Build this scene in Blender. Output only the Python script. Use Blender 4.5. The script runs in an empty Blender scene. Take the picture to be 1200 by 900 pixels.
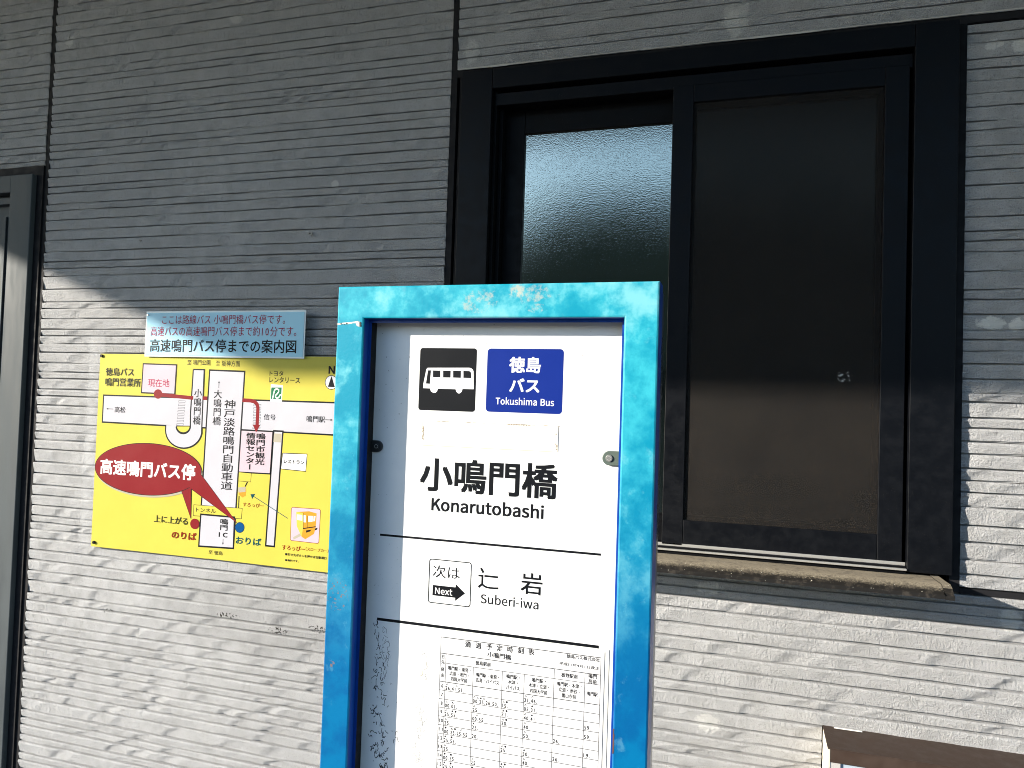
import bpy, math, random
import numpy as np
R0 = random.Random(7)
SC = bpy.context.scene
COL = SC.collection

# ------------------------------------------------------------------ camera
CAMH = 1.55                       # camera height above the pavement
D = 1.593                         # distance camera -> face of the wall (wall plane is parallel to XZ)
DS = 0.81                         # distance camera -> front face of the bus stop sign
F = 875.0                         # focal length in pixels of a 1200 px wide picture
M = np.array([[0.9554105537, -0.0325323634, 0.2934830816],
              [0.0222356594, 0.9990167971, 0.0383538078],
              [-0.2944422682, -0.0301178429, 0.9551945698]])
cam_data = bpy.data.cameras.new("camera")
cam = bpy.data.objects.new("camera", cam_data)
COL.objects.link(cam)
cam_data.sensor_width = 36.0
cam_data.lens = F / 1200 * 36
cam_data.clip_start = 0.05
cam_data.clip_end = 2000
from mathutils import Matrix, Vector
rx = (M[0][0], M[0][2], -M[0][1]); ry = (-M[1][0], -M[1][2], M[1][1]); rz = (-M[2][0], -M[2][2], M[2][1])
cam.matrix_world = Matrix(((rx[0], ry[0], rz[0], 0), (rx[1], ry[1], rz[1], 0), (rx[2], ry[2], rz[2], CAMH), (0, 0, 0, 1)))
SC.camera = cam

# ------------------------------------------------------------------ sky, sun, exposure
SX, SY = 1.5, 0.56                # shadows run SX right and SY down for each unit of depth
sun_dir = Vector((SX, 1.0, -SY)).normalized()
elev = math.asin(-sun_dir.z)
world = bpy.data.worlds.new("World")
SC.world = world
world.use_nodes = True
wn = world.node_tree
for n in list(wn.nodes): wn.nodes.remove(n)
wo = wn.nodes.new("ShaderNodeOutputWorld"); bg = wn.nodes.new("ShaderNodeBackground")
sky = wn.nodes.new("ShaderNodeTexSky")
sky.sky_type = 'NISHITA'; sky.sun_disc = False
sky.sun_elevation = elev
sky.sun_rotation = math.atan2(-sun_dir.x, -sun_dir.y)
sky.air_density = 1.1; sky.dust_density = 0.4; sky.ozone_density = 3.0
bg.inputs[1].default_value = 0.15
wn.links.new(sky.outputs[0], bg.inputs[0]); wn.links.new(bg.outputs[0], wo.inputs[0])
sl = bpy.data.lights.new("sun", 'SUN'); sun = bpy.data.objects.new("sun", sl); COL.objects.link(sun)
sl.energy = 4.1; sl.angle = math.radians(0.5); sl.color = (1.0, 0.915, 0.79)
sun.rotation_euler = sun_dir.to_track_quat('-Z', 'Y').to_euler()
sun.location = (-6, -4, 6)
SC.view_settings.view_transform = 'Standard'
SC.view_settings.look = 'None'
SC.view_settings.gamma = 1.0
SC.view_settings.exposure = 1.38
SC.cycles.filter_width = 1.0

# ------------------------------------------------------------------ helpers
def at(px, py, dist):
    """a point of the 1200x900 photograph -> (x, z) on the vertical plane `dist` in front of the camera"""
    w = M.T @ np.array([(px - 600) / F, (py - 450) / F, 1.0])
    w = w / w[2] * dist
    return float(w[0]), float(-w[1]) + CAMH

def mat(name, col, rough=0.6, metal=0.0, spec=0.5, emit=None):
    m = bpy.data.materials.new(name); m.use_nodes = True
    b = m.node_tree.nodes["Principled BSDF"]
    b.inputs["Base Color"].default_value = (*col, 1)
    b.inputs["Roughness"].default_value = rough
    b.inputs["Metallic"].default_value = metal
    b.inputs["Specular IOR Level"].default_value = spec
    return m

class NT:
    """small wrapper for writing node graphs"""
    def __init__(s, m):
        s.t = m.node_tree; s.b = s.t.nodes["Principled BSDF"]; s.g = s.new("ShaderNodeNewGeometry")
        s.pos = s.g.outputs["Position"]
    def new(s, ty, **k):
        n = s.t.nodes.new(ty)
        for a, v in k.items(): setattr(n, a, v)
        return n
    def link(s, a, b): s.t.links.new(a, b)
    def inp(s, sock, v):
        if hasattr(v, "is_output"): s.link(v, sock)
        else: sock.default_value = v
    def noise(s, scale, detail=4, rough=.6, vec=None, dist=0, stretch=None):
        n = s.new("ShaderNodeTexNoise"); n.inputs["Scale"].default_value = scale
        n.inputs["Detail"].default_value = detail; n.inputs["Roughness"].default_value = rough
        n.inputs["Distortion"].default_value = dist
        v = vec or s.pos
        if stretch:
            mp = s.new("ShaderNodeMapping"); mp.inputs["Scale"].default_value = stretch
            s.link(v, mp.inputs["Vector"]); v = mp.outputs[0]
        s.link(v, n.inputs["Vector"]); return n.outputs["Fac"]
    def vor(s, scale, feature='F1'):
        n = s.new("ShaderNodeTexVoronoi"); n.feature = feature; n.inputs["Scale"].default_value = scale
        s.link(s.pos, n.inputs["Vector"]); return n.outputs["Distance"]
    def ramp(s, f, a, b, lo=0., hi=1.):
        n = s.new("ShaderNodeMapRange"); n.interpolation_type = 'SMOOTHSTEP'
        s.inp(n.inputs[0], f); n.inputs[1].default_value = a; n.inputs[2].default_value = b
        n.inputs[3].default_value = lo; n.inputs[4].default_value = hi; return n.outputs[0]
    def math(s, op, a, b=0.):
        n = s.new("ShaderNodeMath", operation=op); s.inp(n.inputs[0], a); s.inp(n.inputs[1], b); return n.outputs[0]
    def mix(s, f, a, b):
        n = s.new("ShaderNodeMix", data_type='RGBA'); s.inp(n.inputs[0], f)
        for sock, v in ((n.inputs[6], a), (n.inputs[7], b)):
            if isinstance(v, tuple): sock.default_value = (*v, 1)
            else: s.link(v, sock)
        return n.outputs[2]
    def bump(s, h, dist, strength=1.0, prev=None):
        n = s.new("ShaderNodeBump"); n.inputs["Distance"].default_value = dist; n.inputs["Strength"].default_value = strength
        s.link(h, n.inputs["Height"])
        if prev: s.link(prev, n.inputs["Normal"])
        s.link(n.outputs[0], s.b.inputs["Normal"]); return n.outputs[0]
    def ellipse(s, x, z, rx_, rz_, nz=None, amp=0.5):
        """1 inside an ellipse on the wall plane, ragged by noise, 0 outside"""
        sp = s.new("ShaderNodeVectorMath", operation='SUBTRACT'); s.link(s.pos, sp.inputs[0]); sp.inputs[1].default_value = (x, 0, z)
        sc = s.new("ShaderNodeVectorMath", operation='MULTIPLY'); s.link(sp.outputs[0], sc.inputs[0]); sc.inputs[1].default_value = (1 / rx_, 0, 1 / rz_)
        ln = s.new("ShaderNodeVectorMath", operation='LENGTH'); s.link(sc.outputs[0], ln.inputs[0])
        d = ln.outputs["Value"]
        if nz is not None: d = s.math('ADD', d, s.math('MULTIPLY', s.math('SUBTRACT', nz, 0.5), amp * 2))
        return s.ramp(d, 0.8, 1.15, 1., 0.)

def new_obj(name, mesh, m, parent=None, label=None, cat=None, kind=None, group=None):
    o = bpy.data.objects.new(name, mesh); COL.objects.link(o)
    if m is not None:
        for mm in (m if isinstance(m, (list, tuple)) else [m]): mesh.materials.append(mm)
    if parent: o.parent = parent
    if label: o["label"] = label
    if cat: o["category"] = cat
    if kind: o["kind"] = kind
    if group: o["group"] = group
    return o
def thing(name, label, cat, kind=None, group=None):
    o = bpy.data.objects.new(name, None); COL.objects.link(o); o.empty_display_size = .05
    o["label"] = label
    if cat: o["category"] = cat
    if kind: o["kind"] = kind
    if group: o["group"] = group
    return o
class MB:
    def __init__(s): s.v = []; s.f = []
    def poly(s, pts):
        i = len(s.v); s.v += [tuple(p) for p in pts]; s.f.append(tuple(range(i, i + len(pts))))
    def box(s, x0, x1, y0, y1, z0, z1):
        i = len(s.v)
        s.v += [(x0, y0, z0), (x1, y0, z0), (x1, y1, z0), (x0, y1, z0), (x0, y0, z1), (x1, y0, z1), (x1, y1, z1), (x0, y1, z1)]
        s.f += [tuple(i + k for k in q) for q in ((0, 3, 2, 1), (4, 5, 6, 7), (0, 1, 5, 4), (1, 2, 6, 5), (2, 3, 7, 6), (3, 0, 4, 7))]
    def prism(s, prof, x0, x1):
        """profile of (y, z) extruded along x"""
        i = len(s.v); n = len(prof)
        s.v += [(x0, y, z) for y, z in prof] + [(x1, y, z) for y, z in prof]
        for k in range(n): s.f.append((i + k, i + (k + 1) % n, i + n + (k + 1) % n, i + n + k))
        s.f.append(tuple(i + k for k in range(n))[::-1]); s.f.append(tuple(i + n + k for k in range(n)))
    def disc(s, x, y, z, r, n=20, rz_=None, depth=None):
        pts = [(x + r * math.cos(2 * math.pi * k / n), z + (rz_ or r) * math.sin(2 * math.pi * k / n)) for k in range(n)]
        if depth is None: s.poly([(a, y, b) for a, b in pts])
        else: s.slab(pts, y, y + depth)
    def slab(s, pts, y0, y1):
        i = len(s.v); n = len(pts)
        s.v += [(a, y0, b) for a, b in pts] + [(a, y1, b) for a, b in pts]
        s.f.append(tuple(i + k for k in range(n))); s.f.append(tuple(i + n + k for k in range(n))[::-1])
        for k in range(n): s.f.append((i + k, i + n + k, i + n + (k + 1) % n, i + (k + 1) % n))
    def mesh(s, name, smooth=False):
        me = bpy.data.meshes.new(name); me.from_pydata(s.v, [], s.f)
        import bmesh
        bm = bmesh.new(); bm.from_mesh(me); bmesh.ops.recalc_face_normals(bm, faces=bm.faces); bm.to_mesh(me); bm.free()
        me.update()
        if smooth: me.shade_smooth()
        return me
    def build(s, name, m, parent=None, smooth=False, bevel=0, **k):
        o = new_obj(name, s.mesh(name, smooth), m, parent, **k)
        if bevel:
            b = o.modifiers.new("bevel", 'BEVEL'); b.width = bevel; b.segments = 2; b.limit_method = 'ANGLE'
        return o

# ------------------------------------------------------------------ glyphs: Latin outlines and characters of the built-in font
GLYPHS = {'-':(121,[[(16,86),(106,86),(106,110),(16,110)]]),'B':(230,[[(35,0),(117,0),(168,8),(202,33),(214,75),(208,105),(189,126),(162,137),(162,138),(183,150),(195,170),(200,194),(188,230),(157,250),(111,257),(35,257)],[(68,148),(68,231),(107,231),(141,227),(161,214),(168,190),(161,167),(141,153),(106,148)],[(68,26),(68,123),(112,123),(151,118),(174,102),(182,76),(174,48),(150,31),(112,26)]]),'K':(226,[[(35,0),(68,0),(68,81),(112,134),(189,0),(225,0),(132,159),(213,257),(176,257),(68,128),(68,128),(68,257),(35,257)]]),'N':(253,[[(35,0),(66,0),(66,135),(65,162),(64,189),(62,215),(63,215),(91,162),(185,0),(218,0),(218,257),(187,257),(187,123),(188,96),(189,69),(192,42),(190,42),(162,95),(68,257),(35,257)]]),'S':(209,[[(106,-5),(153,5),(183,31),(194,68),(187,100),(168,122),(141,137),(104,153),(84,162),(68,175),(62,196),(68,215),(84,228),(110,233),(132,230),(151,222),(168,209),(185,230),(164,246),(139,257),(110,261),(68,252),(39,228),(29,193),(37,162),(57,141),(81,127),(118,111),(140,101),(155,87),(161,65),(154,44),(136,29),(107,24),(81,28),(57,39),(36,56),(17,33),(42,13),(72,0)]]),'T':(210,[[(89,0),(121,0),(121,229),(199,229),(199,257),(11,257),(11,229),(89,229)]]),'a':(197,[[(76,-5),(99,-1),(120,9),(139,23),(140,23),(143,0),(169,0),(169,117),(162,158),(141,185),(103,195),(74,191),(49,182),(29,170),(41,148),(58,158),(77,165),(98,168),(122,161),(134,144),(137,120),(71,107),(33,84),(21,49),(28,20),(47,2)],[(85,21),(68,24),(56,34),(51,51),(59,73),(87,89),(137,99),(137,46),(120,32),(103,24)]]),'b':(216,[[(116,-5),(157,8),(187,42),(199,98),(190,149),(164,183),(123,195),(102,191),(82,182),(63,168),(64,202),(64,279),(32,279),(32,0),(58,0),(61,20),(62,20),(79,7),(98,-2)],[(111,22),(97,24),(81,30),(64,42),(64,142),(82,156),(99,165),(115,168),(144,159),(160,135),(165,98),(158,57),(139,31)]]),'e':(194,[[(109,-5),(133,-2),(154,5),(172,15),(160,36),(146,28),(130,23),(113,21),(81,29),(59,52),(50,88),(178,88),(179,93),(179,99),(179,106),(170,153),(145,184),(103,195),(62,183),(31,148),(18,95),(31,41),(63,7)],[(49,110),(59,142),(79,163),(104,169),(129,163),(146,143),(151,110)]]),'h':(213,[[(32,0),(64,0),(64,138),(82,154),(98,164),(116,167),(137,162),(149,145),(152,116),(152,0),(184,0),(184,120),(178,161),(159,186),(126,195),(102,191),(81,179),(63,163),(64,202),(64,279),(32,279)]]),'i':(96,[[(32,0),(64,0),(64,190),(32,190)],[(48,229),(59,232),(67,239),(70,251),(67,262),(59,269),(48,271),(37,269),(30,262),(27,251),(30,239),(37,232)]]),'k':(193,[[(32,0),(64,0),(64,50),(99,92),(155,0),(190,0),(118,113),(181,190),(146,190),(65,90),(64,90),(64,279),(32,279)]]),'m':(324,[[(32,0),(64,0),(64,138),(81,154),(97,164),(112,167),(132,162),(144,145),(147,116),(147,0),(179,0),(179,138),(196,154),(212,164),(227,167),(247,162),(259,145),(263,116),(263,0),(294,0),(294,120),(288,161),(269,186),(237,195),(215,190),(194,178),(174,159),(164,178),(146,191),(121,195),(100,191),(80,179),(62,162),(62,162),(58,190),(32,190)]]),'n':(214,[[(32,0),(64,0),(64,138),(82,154),(98,164),(116,167),(137,162),(149,145),(152,116),(152,0),(184,0),(184,120),(178,161),(159,186),(126,195),(102,191),(81,179),(62,162),(62,162),(58,190),(32,190)]]),'o':(212,[[(106,-5),(150,7),(182,41),(194,95),(182,149),(150,183),(106,195),(63,183),(31,149),(18,95),(31,41),(63,7)],[(106,22),(77,31),(58,57),(51,95),(58,133),(77,159),(106,168),(135,159),(154,133),(161,95),(154,57),(135,31)]]),'r':(136,[[(32,0),(64,0),(64,122),(79,148),(95,162),(112,166),(119,166),(125,165),(131,163),(137,191),(131,193),(124,195),(116,195),(96,190),(78,176),(62,155),(62,155),(58,190),(32,190)]]),'s':(164,[[(82,-5),(120,3),(143,24),(151,52),(142,80),(120,98),(93,110),(73,118),(58,128),(52,143),(56,156),(68,166),(88,170),(103,168),(117,162),(131,153),(146,173),(130,184),(110,192),(87,195),(52,188),(29,168),(22,141),(30,115),(51,98),(77,86),(98,78),(114,66),(120,50),(116,35),(104,24),(83,20),(62,23),(44,31),(27,43),(11,22),(31,8),(56,-1)]]),'t':(132,[[(92,-5),(104,-4),(116,-1),(127,2),(121,27),(114,24),(106,22),(99,21),(82,26),(72,38),(70,58),(70,164),(121,164),(121,190),(70,190),(70,244),(43,244),(40,190),(9,188),(9,164),(38,164),(38,59),(43,25),(60,3)]]),'u':(213,[[(88,-5),(112,0),(132,12),(151,30),(152,30),(154,0),(181,0),(181,190),(149,190),(149,55),(132,37),(115,26),(97,23),(77,28),(65,45),(62,74),(62,190),(29,190),(29,70),(36,29),(55,4)]]),'w':(281,[[(62,0),(99,0),(126,102),(131,120),(135,138),(139,157),(141,157),(145,138),(150,120),(154,103),(181,0),(220,0),(272,190),(241,190),(213,80),(209,62),(205,45),(202,27),(200,27),(195,45),(191,62),(187,80),(157,190),(126,190),(96,80),(92,62),(87,45),(83,27),(82,27),(78,45),(74,62),(70,80),(42,190),(9,190)]]),'x':(174,[[(5,0),(39,0),(64,44),(71,56),(77,67),(84,78),(85,78),(93,67),(100,56),(106,44),(134,0),(169,0),(106,96),(164,190),(131,190),(107,148),(102,138),(96,127),(91,117),(89,117),(83,127),(76,138),(70,148),(45,190),(10,190),(68,99)]])}
_CACHE = {}
def prepare_glyphs(chars):
    """chars: set of (char, bold)"""
    obs = []
    for ch, bold in sorted(chars):
        if ch in ' 　': continue
        if ch.startswith('@'):                       # Latin letters drawn from GLYPHS
            cu = bpy.data.curves.new("glyph", 'CURVE'); cu.dimensions = '2D'; cu.fill_mode = 'FRONT'
            for loop in GLYPHS[ch[1]][1]:
                lp = []
                for q in loop:
                    if not lp or lp[-1] != q: lp.append(q)
                sp = cu.splines.new('POLY'); sp.points.add(len(lp) - 1)
                for p, (a, b) in zip(sp.points, lp): p.co = (a / 350, b / 350, 0, 1)
                sp.use_cyclic_u = True
        else:
            cu = bpy.data.curves.new("glyph", 'FONT'); cu.body = ch; cu.fill_mode = 'FRONT'; cu.resolution_u = 2
        o = bpy.data.objects.new("glyph", cu); COL.objects.link(o); obs.append((ch, bold, o))
    bpy.context.view_layer.update()
    dg = bpy.context.evaluated_depsgraph_get()
    for ch, bold, o in obs:
        me = bpy.data.meshes.new_from_object(o.evaluated_get(dg))
        n = len(me.vertices); co = np.zeros(n * 3); me.vertices.foreach_get("co", co); co = co.reshape(-1, 3)[:, :2]
        fs = [tuple(p.vertices) for p in me.polygons]
        _CACHE[(ch, bold)] = (co, fs)
        bpy.data.meshes.remove(me)
    for ch, bold, o in obs:
        c = o.data; bpy.data.objects.remove(o); bpy.data.curves.remove(c)

def layout(s, bold, vertical=False, track=0.0):
    """list of (char key, x, y) in em units"""
    out = []; p = 0.0
    for ch in s:
        key = (ch, bold)
        if not vertical:
            latin = ord(ch) < 128
            adv = 1.0
            if latin:
                if ch in GLYPHS: key = ('@' + ch, bold); adv = GLYPHS[ch][0] / 350
                elif ch == ' ': adv = 0.3
                elif ch == '.': adv = 0.42
                else: adv = 0.62
            if ch not in ' 　': out.append((key, p, 0.0, False))
            p += adv + track
        else:
            if ch not in ' 　': out.append((key, 0.0, -p, ch == 'ー'))
            p += 1.0 + track
    return out
TEXT_JOBS = []
def text(name, s, a, b, dist, m, parent, bold=1, vertical=False, track=0.0, lift=0.0006, mb=None, fit=True):
    """string s set so that its ink fills the rectangle between photo points a (left, top) and b (right, bottom) on the plane `dist`"""
    TEXT_JOBS.append((name, s, a, b, dist, m, parent, bold, vertical, track, lift, mb, fit))
def flush_text():
    need = set()
    for j in TEXT_JOBS:
        for k, x, y, r in layout(j[1], 0, j[8], j[9]): need.add(k)
    prepare_glyphs(need)
    for (name, s, a, b, dist, m, parent, bold, vertical, track, lift, mb, fit) in TEXT_JOBS:
        V = []; Fc = []
        SH = {0: [(0, 0)], 1: [(-.011, -.009), (.011, .009), (-.011, .009), (.011, -.009)], 2: [(-.026, -.02), (.026, .02), (-.026, .02), (.026, -.02), (0, 0)], 3: [(-.045, -.02), (.045, .02), (-.045, .02), (.045, -.02), (0, 0), (.04, 0), (-.04, 0)]}[bold]
        LY = []
        for (k, x, y, rot), (ci, (ox, oy)) in [(q, c_) for q in layout(s, 0, vertical, track) for c_ in enumerate(SH)]:
            co, fs = _CACHE[k]; x += ox; y += oy
            if len(co) == 0: continue
            co = co.copy()
            if rot: c = co - [.5, .38]; co = np.stack([c[:, 1], -c[:, 0]], 1) + [.5, .38]
            i = sum(len(v) for v in V); V.append(co + [x, y]); Fc += [tuple(i + q for q in f) for f in fs]; LY += [ci] * len(co)
        V = np.concatenate(V)
        lo, hi = V.min(0), V.max(0)
        if vertical: lo[0] = 0.02; hi[0] = 0.98
        x0, z1 = a; x1, z0 = b
        U = (V - lo) / np.maximum(hi - lo, 1e-6)
        X = x0 + U[:, 0] * (x1 - x0); Z = z0 + U[:, 1] * (z1 - z0)
        Y = dist - lift
        pts = [(float(p), Y - l_ * 3e-6, float(q)) for p, q, l_ in zip(X, Z, LY)]
        if mb is not None:
            i = len(mb.v); mb.v += pts; mb.f += [tuple(i + q for q in f) for f in Fc]
        else:
            t = MB(); t.v = pts; t.f = Fc; t.build(name, m, parent)
    TEXT_JOBS.clear()
def txt(name, s, pa, pb, dist, m, parent, **k):
    text(name, s, at(*pa, dist), at(*pb, dist), dist, m, parent, **k)

def stroke(mb, pts, w, y, closed=False):
    """flat line of width w through (x, z) points with mitred corners"""
    P_ = [Vector(p) for p in pts]; n = len(P_)
    L = []; Rr = []
    for i in range(n):
        if closed: a, b, c = P_[i - 1], P_[i], P_[(i + 1) % n]
        else: a, b, c = P_[max(i - 1, 0)], P_[i], P_[min(i + 1, n - 1)]
        d1 = (b - a).normalized() if (b - a).length > 1e-9 else (c - b).normalized()
        d2 = (c - b).normalized() if (c - b).length > 1e-9 else d1
        n1 = Vector((-d1.y, d1.x)); n2 = Vector((-d2.y, d2.x)); mm = (n1 + n2)
        if mm.length < 1e-6: mm = n1
        mm.normalize(); k = w / 2 / max(.35, mm.dot(n1))
        L.append(b + mm * k); Rr.append(b - mm * k)
    for i in range(n if closed else n - 1):
        j = (i + 1) % n
        mb.poly([(q.x, y, q.y) for q in (L[i], L[j], Rr[j], Rr[i])])
def rrect(x0, x1, z0, z1, r, n=5):
    out = []
    for cx, cz, a0 in ((x1 - r, z1 - r, 0), (x0 + r, z1 - r, 90), (x0 + r, z0 + r, 180), (x1 - r, z0 + r, 270)):
        for k in range(n + 1):
            a = math.radians(a0 + 90 * k / n); out.append((cx + r * math.cos(a), cz + r * math.sin(a)))
    return out

# ------------------------------------------------------------------ materials
def siding_material():
    m = mat("moulded siding", (.4, .4, .39), .85, spec=.25); t = NT(m)
    n1 = t.noise(2.2, 5, .6); n2 = t.noise(28, 4, .6); n3 = t.noise(420, 3, .7); n4 = t.noise(9, 4, .6, stretch=(1, 1, 3))
    c = t.mix(t.ramp(n1, .3, .75), (.435, .440, .452), (.51, .515, .525))
    c = t.mix(t.ramp(n2, .35, .75), c, (.40, .403, .41))
    c = t.mix(t.math('MULTIPLY', t.ramp(n3, .52, .68), .55), c, (.22, .215, .21))
    dk = t.math('MULTIPLY', t.ramp(n4, .5, .8), .22)
    c = t.mix(dk, c, (.25, .245, .24))
    # grime over the middle of the lit part
    x, z = at(310, 722, D)
    g = t.math('MULTIPLY', t.ellipse(x, z, .30, .10, n4, .5), .22)
    c = t.mix(g, c, (.2, .2, .2))
    # mildew specks
    for px, py, a, b in ((325, 740, .030, .009), (265, 722, .034, .008), (370, 738, .03, .01), (123, 716, .016, .006)):
        x, z = at(px, py, D)
        g = t.math('MULTIPLY', t.ellipse(x, z, a, b, n2, .5), t.ramp(t.noise(170, 2, .5), .54, .60))
        c = t.mix(g, c, (.03, .028, .024))
    n5 = t.noise(75, 5, .7)
    # filler patches over nail heads
    for px, py, a, b, k in ((552, 60, .016, .026, .32), (862, 20, .024, .030, .32), (1166, 50, .013, .010, .55), (1196, 52, .012, .012, .55),
                            (1163, 378, .021, .011, .8), (1194, 380, .012, .011, .8), (391, 215, .011, .009, .45), (832, 690, .022, .012, .4),
                            (830, 848, .022, .016, .35), (1186, 728, .018, .018, .45), (80, 47, .014, .015, .35), (275, 21, .016, .012, .3),
                            (860, 26, .012, .03, .25)):
        x, z = at(px, py, D)
        g = t.math('MULTIPLY', t.ellipse(x, z, a * 1.1, b * 1.1, n5, .95), k)
        c = t.mix(g, c, (.84, .84, .80))
    t.link(c, t.b.inputs["Base Color"])
    h = t.math('ADD', t.math('MULTIPLY', n3, .8), t.math('MULTIPLY', t.noise(150, 4, .65), 1.0))
    t.bump(h, .0060, 1.0)
    return m
def paint_blue():
    m = mat("weathered blue paint", (.0, .35, .6), .42, spec=.15); t = NT(m)
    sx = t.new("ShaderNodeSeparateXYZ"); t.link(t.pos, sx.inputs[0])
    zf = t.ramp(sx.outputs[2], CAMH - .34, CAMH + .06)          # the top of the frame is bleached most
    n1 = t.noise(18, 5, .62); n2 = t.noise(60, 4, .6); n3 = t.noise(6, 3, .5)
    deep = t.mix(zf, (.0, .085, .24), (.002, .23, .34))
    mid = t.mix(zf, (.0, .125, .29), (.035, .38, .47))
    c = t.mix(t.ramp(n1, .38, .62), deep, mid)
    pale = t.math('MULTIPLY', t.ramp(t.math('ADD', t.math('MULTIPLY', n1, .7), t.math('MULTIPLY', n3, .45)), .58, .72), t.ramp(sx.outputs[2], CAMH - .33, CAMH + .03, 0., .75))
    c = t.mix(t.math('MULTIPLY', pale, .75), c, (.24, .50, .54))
    c = t.mix(t.math('MULTIPLY', t.ramp(n2, .6, .75), .2), c, (.2, .48, .55))
    n4b = t.noise(140, 4, .7)
    for px, py, a, b in ((560, 352, .018, .013), (622, 345, .022, .008), (628, 362, .012, .006), (608, 340, .01, .006)):
        x, z = at(px, py, DS)
        c = t.mix(t.math('MULTIPLY', t.ellipse(x, z, a, b, n2, 1.6), t.ramp(n4b, .42, .66, 0., .6)), c, (.42, .40, .33))
    rust = None
    for px, py, a, b, th in ((396, 695, .016, .022, .60), (389, 778, .004, .004, .5)):
        x, z = at(px, py, DS)
        g = t.math('MULTIPLY', t.ellipse(x, z, a, b, n1, .3), t.ramp(t.noise(330, 3, .6), th, th + .05))
        c = t.mix(g, c, (.16, .12, .11))
    t.link(c, t.b.inputs["Base Color"])
    t.bump(t.noise(220, 3, .6), .0004, .5)
    return m
def panel_white():
    m = mat("white painted board", (.8, .8, .8), .35, spec=.35); t = NT(m)
    n2 = t.noise(90, 4, .6); n1 = t.noise(12, 4, .6)
    c = t.mix(t.ramp(n1, .35, .7), (.79, .79, .785), (.73, .735, .735))
    c = t.mix(t.math('MULTIPLY', t.ramp(t.noise(230, 3, .6), .69, .73), .75), c, (.25, .24, .22))
    Dp = DS + .0327
    # yellowed tape stains
    for px, py, a, b, k in ((490, 785, .010, .012, .45), (503, 780, .010, .008, .4), (494, 800, .004, .014, .4), (507, 850, .004, .09, .25)):
        x, z = at(px, py, Dp); c = t.mix(t.math('MULTIPLY', t.ellipse(x, z, a, b, n2, .8), k), c, (.62, .58, .42))
    t.link(c, t.b.inputs["Base Color"])
    return m
def dark_metal(name, col, rough, dust=.0, spec=.4):
    m = mat(name, col, rough, spec=spec); t = NT(m)
    n = t.noise(40, 5, .65)
    c = t.mix(t.math('MULTIPLY', t.ramp(n, .4, .75), .25), col, tuple(min(1, q * 1.7 + .0008) for q in col))
    if dust: c = t.mix(t.math('MULTIPLY', t.ramp(t.noise(500, 2, .5), .68, .74), dust), c, (.35, .33, .3))
    t.link(c, t.b.inputs["Base Color"])
    t.link(t.ramp(n, .3, .7, rough * .8, min(1, rough * 1.25)), t.b.inputs["Roughness"])
    return m
def print_mat(name, col, rough=.4):
    m = mat(name, col, rough, spec=.12); t = NT(m)
    n = t.noise(35, 3, .6)
    t.link(t.mix(t.math('MULTIPLY', t.ramp(n, .4, .8), .25), col, tuple(min(.9, q * 1.12 + .002) for q in col)), t.b.inputs["Base Color"])
    t.bump(t.noise(7, 2, .5), .006, .5)
    return m

M_SIDING = siding_material()
M_BLUE = paint_blue()
M_BOARD = panel_white()
M_CAULK = dark_metal("black sealant", (.012, .012, .014), .75, spec=.2)
M_WIN = dark_metal("blue black aluminium", (.0028, .0034, .0050), .42, .05, spec=.16)
M_WIN2 = dark_metal("black aluminium", (.002, .0024, .0034), .5, .08, spec=.14)
M_SILVER = mat("bare aluminium rail", (.62, .61, .58), .35, .7)
M_BLACKP = print_mat("black ink", (.004, .005, .007), .45)
M_WHITEP = print_mat("white ink", (.72, .72, .73), .4)
M_BLUEP = print_mat("royal blue plate", (.006, .022, .19), .35)
M_YEL = print_mat("yellow print", (.50, .44, .07), .33)
M_GREYP = print_mat("pale grey print", (.45, .445, .49), .33)
M_PINK = print_mat("pale pink print", (.50, .40, .455), .33)
M_RED = print_mat("dark red print", (.19, .012, .016), .33)
M_REDT = print_mat("red brown lettering", (.20, .02, .006), .35)
M_TEAL = print_mat("teal lettering", (.0, .055, .07), .35)
M_BLUED = print_mat("blue dot print", (.0, .06, .20), .35)
M_SHADE = print_mat("grey drop shadow print", (.36, .33, .26), .35)
M_GREEN = print_mat("green emblem print", (.012, .13, .055), .35)
M_NOTE = print_mat("pale blue note", (.38, .68, .84), .33)
M_CRIM = print_mat("crimson lettering", (.33, .015, .06), .35)
M_INK = print_mat("grey black ink", (.012, .012, .014), .5)
M_ORNG = print_mat("orange yellow print", (.50, .25, .025), .35)

# ------------------------------------------------------------------ the wall: moulded siding panels, each of many courses
wall = bpy.data.objects.new("wall", None); COL.objects.link(wall)
wall["kind"] = "structure"; wall["label"] = "grey wall of moulded stone pattern siding with black joints"
JX1 = at(58, 100, D)[0]; JX2 = at(531, 100, D)[0]          # centres of the vertical joints
WL = at(540, 200, D)[0]; WR = at(1119, 300, D)[0]          # window frame outer edges
WT = at(700, 71, D)[1]; WB = at(1100, 672, D)[1]
CR = at(1131, 300, D)[0]                                   # left edge of the right-hand siding
TOPZ = at(700, 63.5, D)[1]; RT = at(1137, 25, D)[1]
JZ = at(1128, 692, D)[1]                                   # horizontal joint right of the window
DOORX = at(46, 203, D)[0]; DOORZ = at(20, 203, D)[1]
BOXX = at(964.3, 851.4, D)[0]; BOXZ = at(964.3, 851.4, D)[1]
rows = []; z = CAMH + 1.62
rr = random.Random(11)
while z > CAMH - 1.12:
    h = rr.choice([.0190, .022, .0255, .027, .029, .032, .035]) * rr.uniform(.96, 1.04)
    rows.append((z - h, z)); z -= h
ZEND = z
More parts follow.
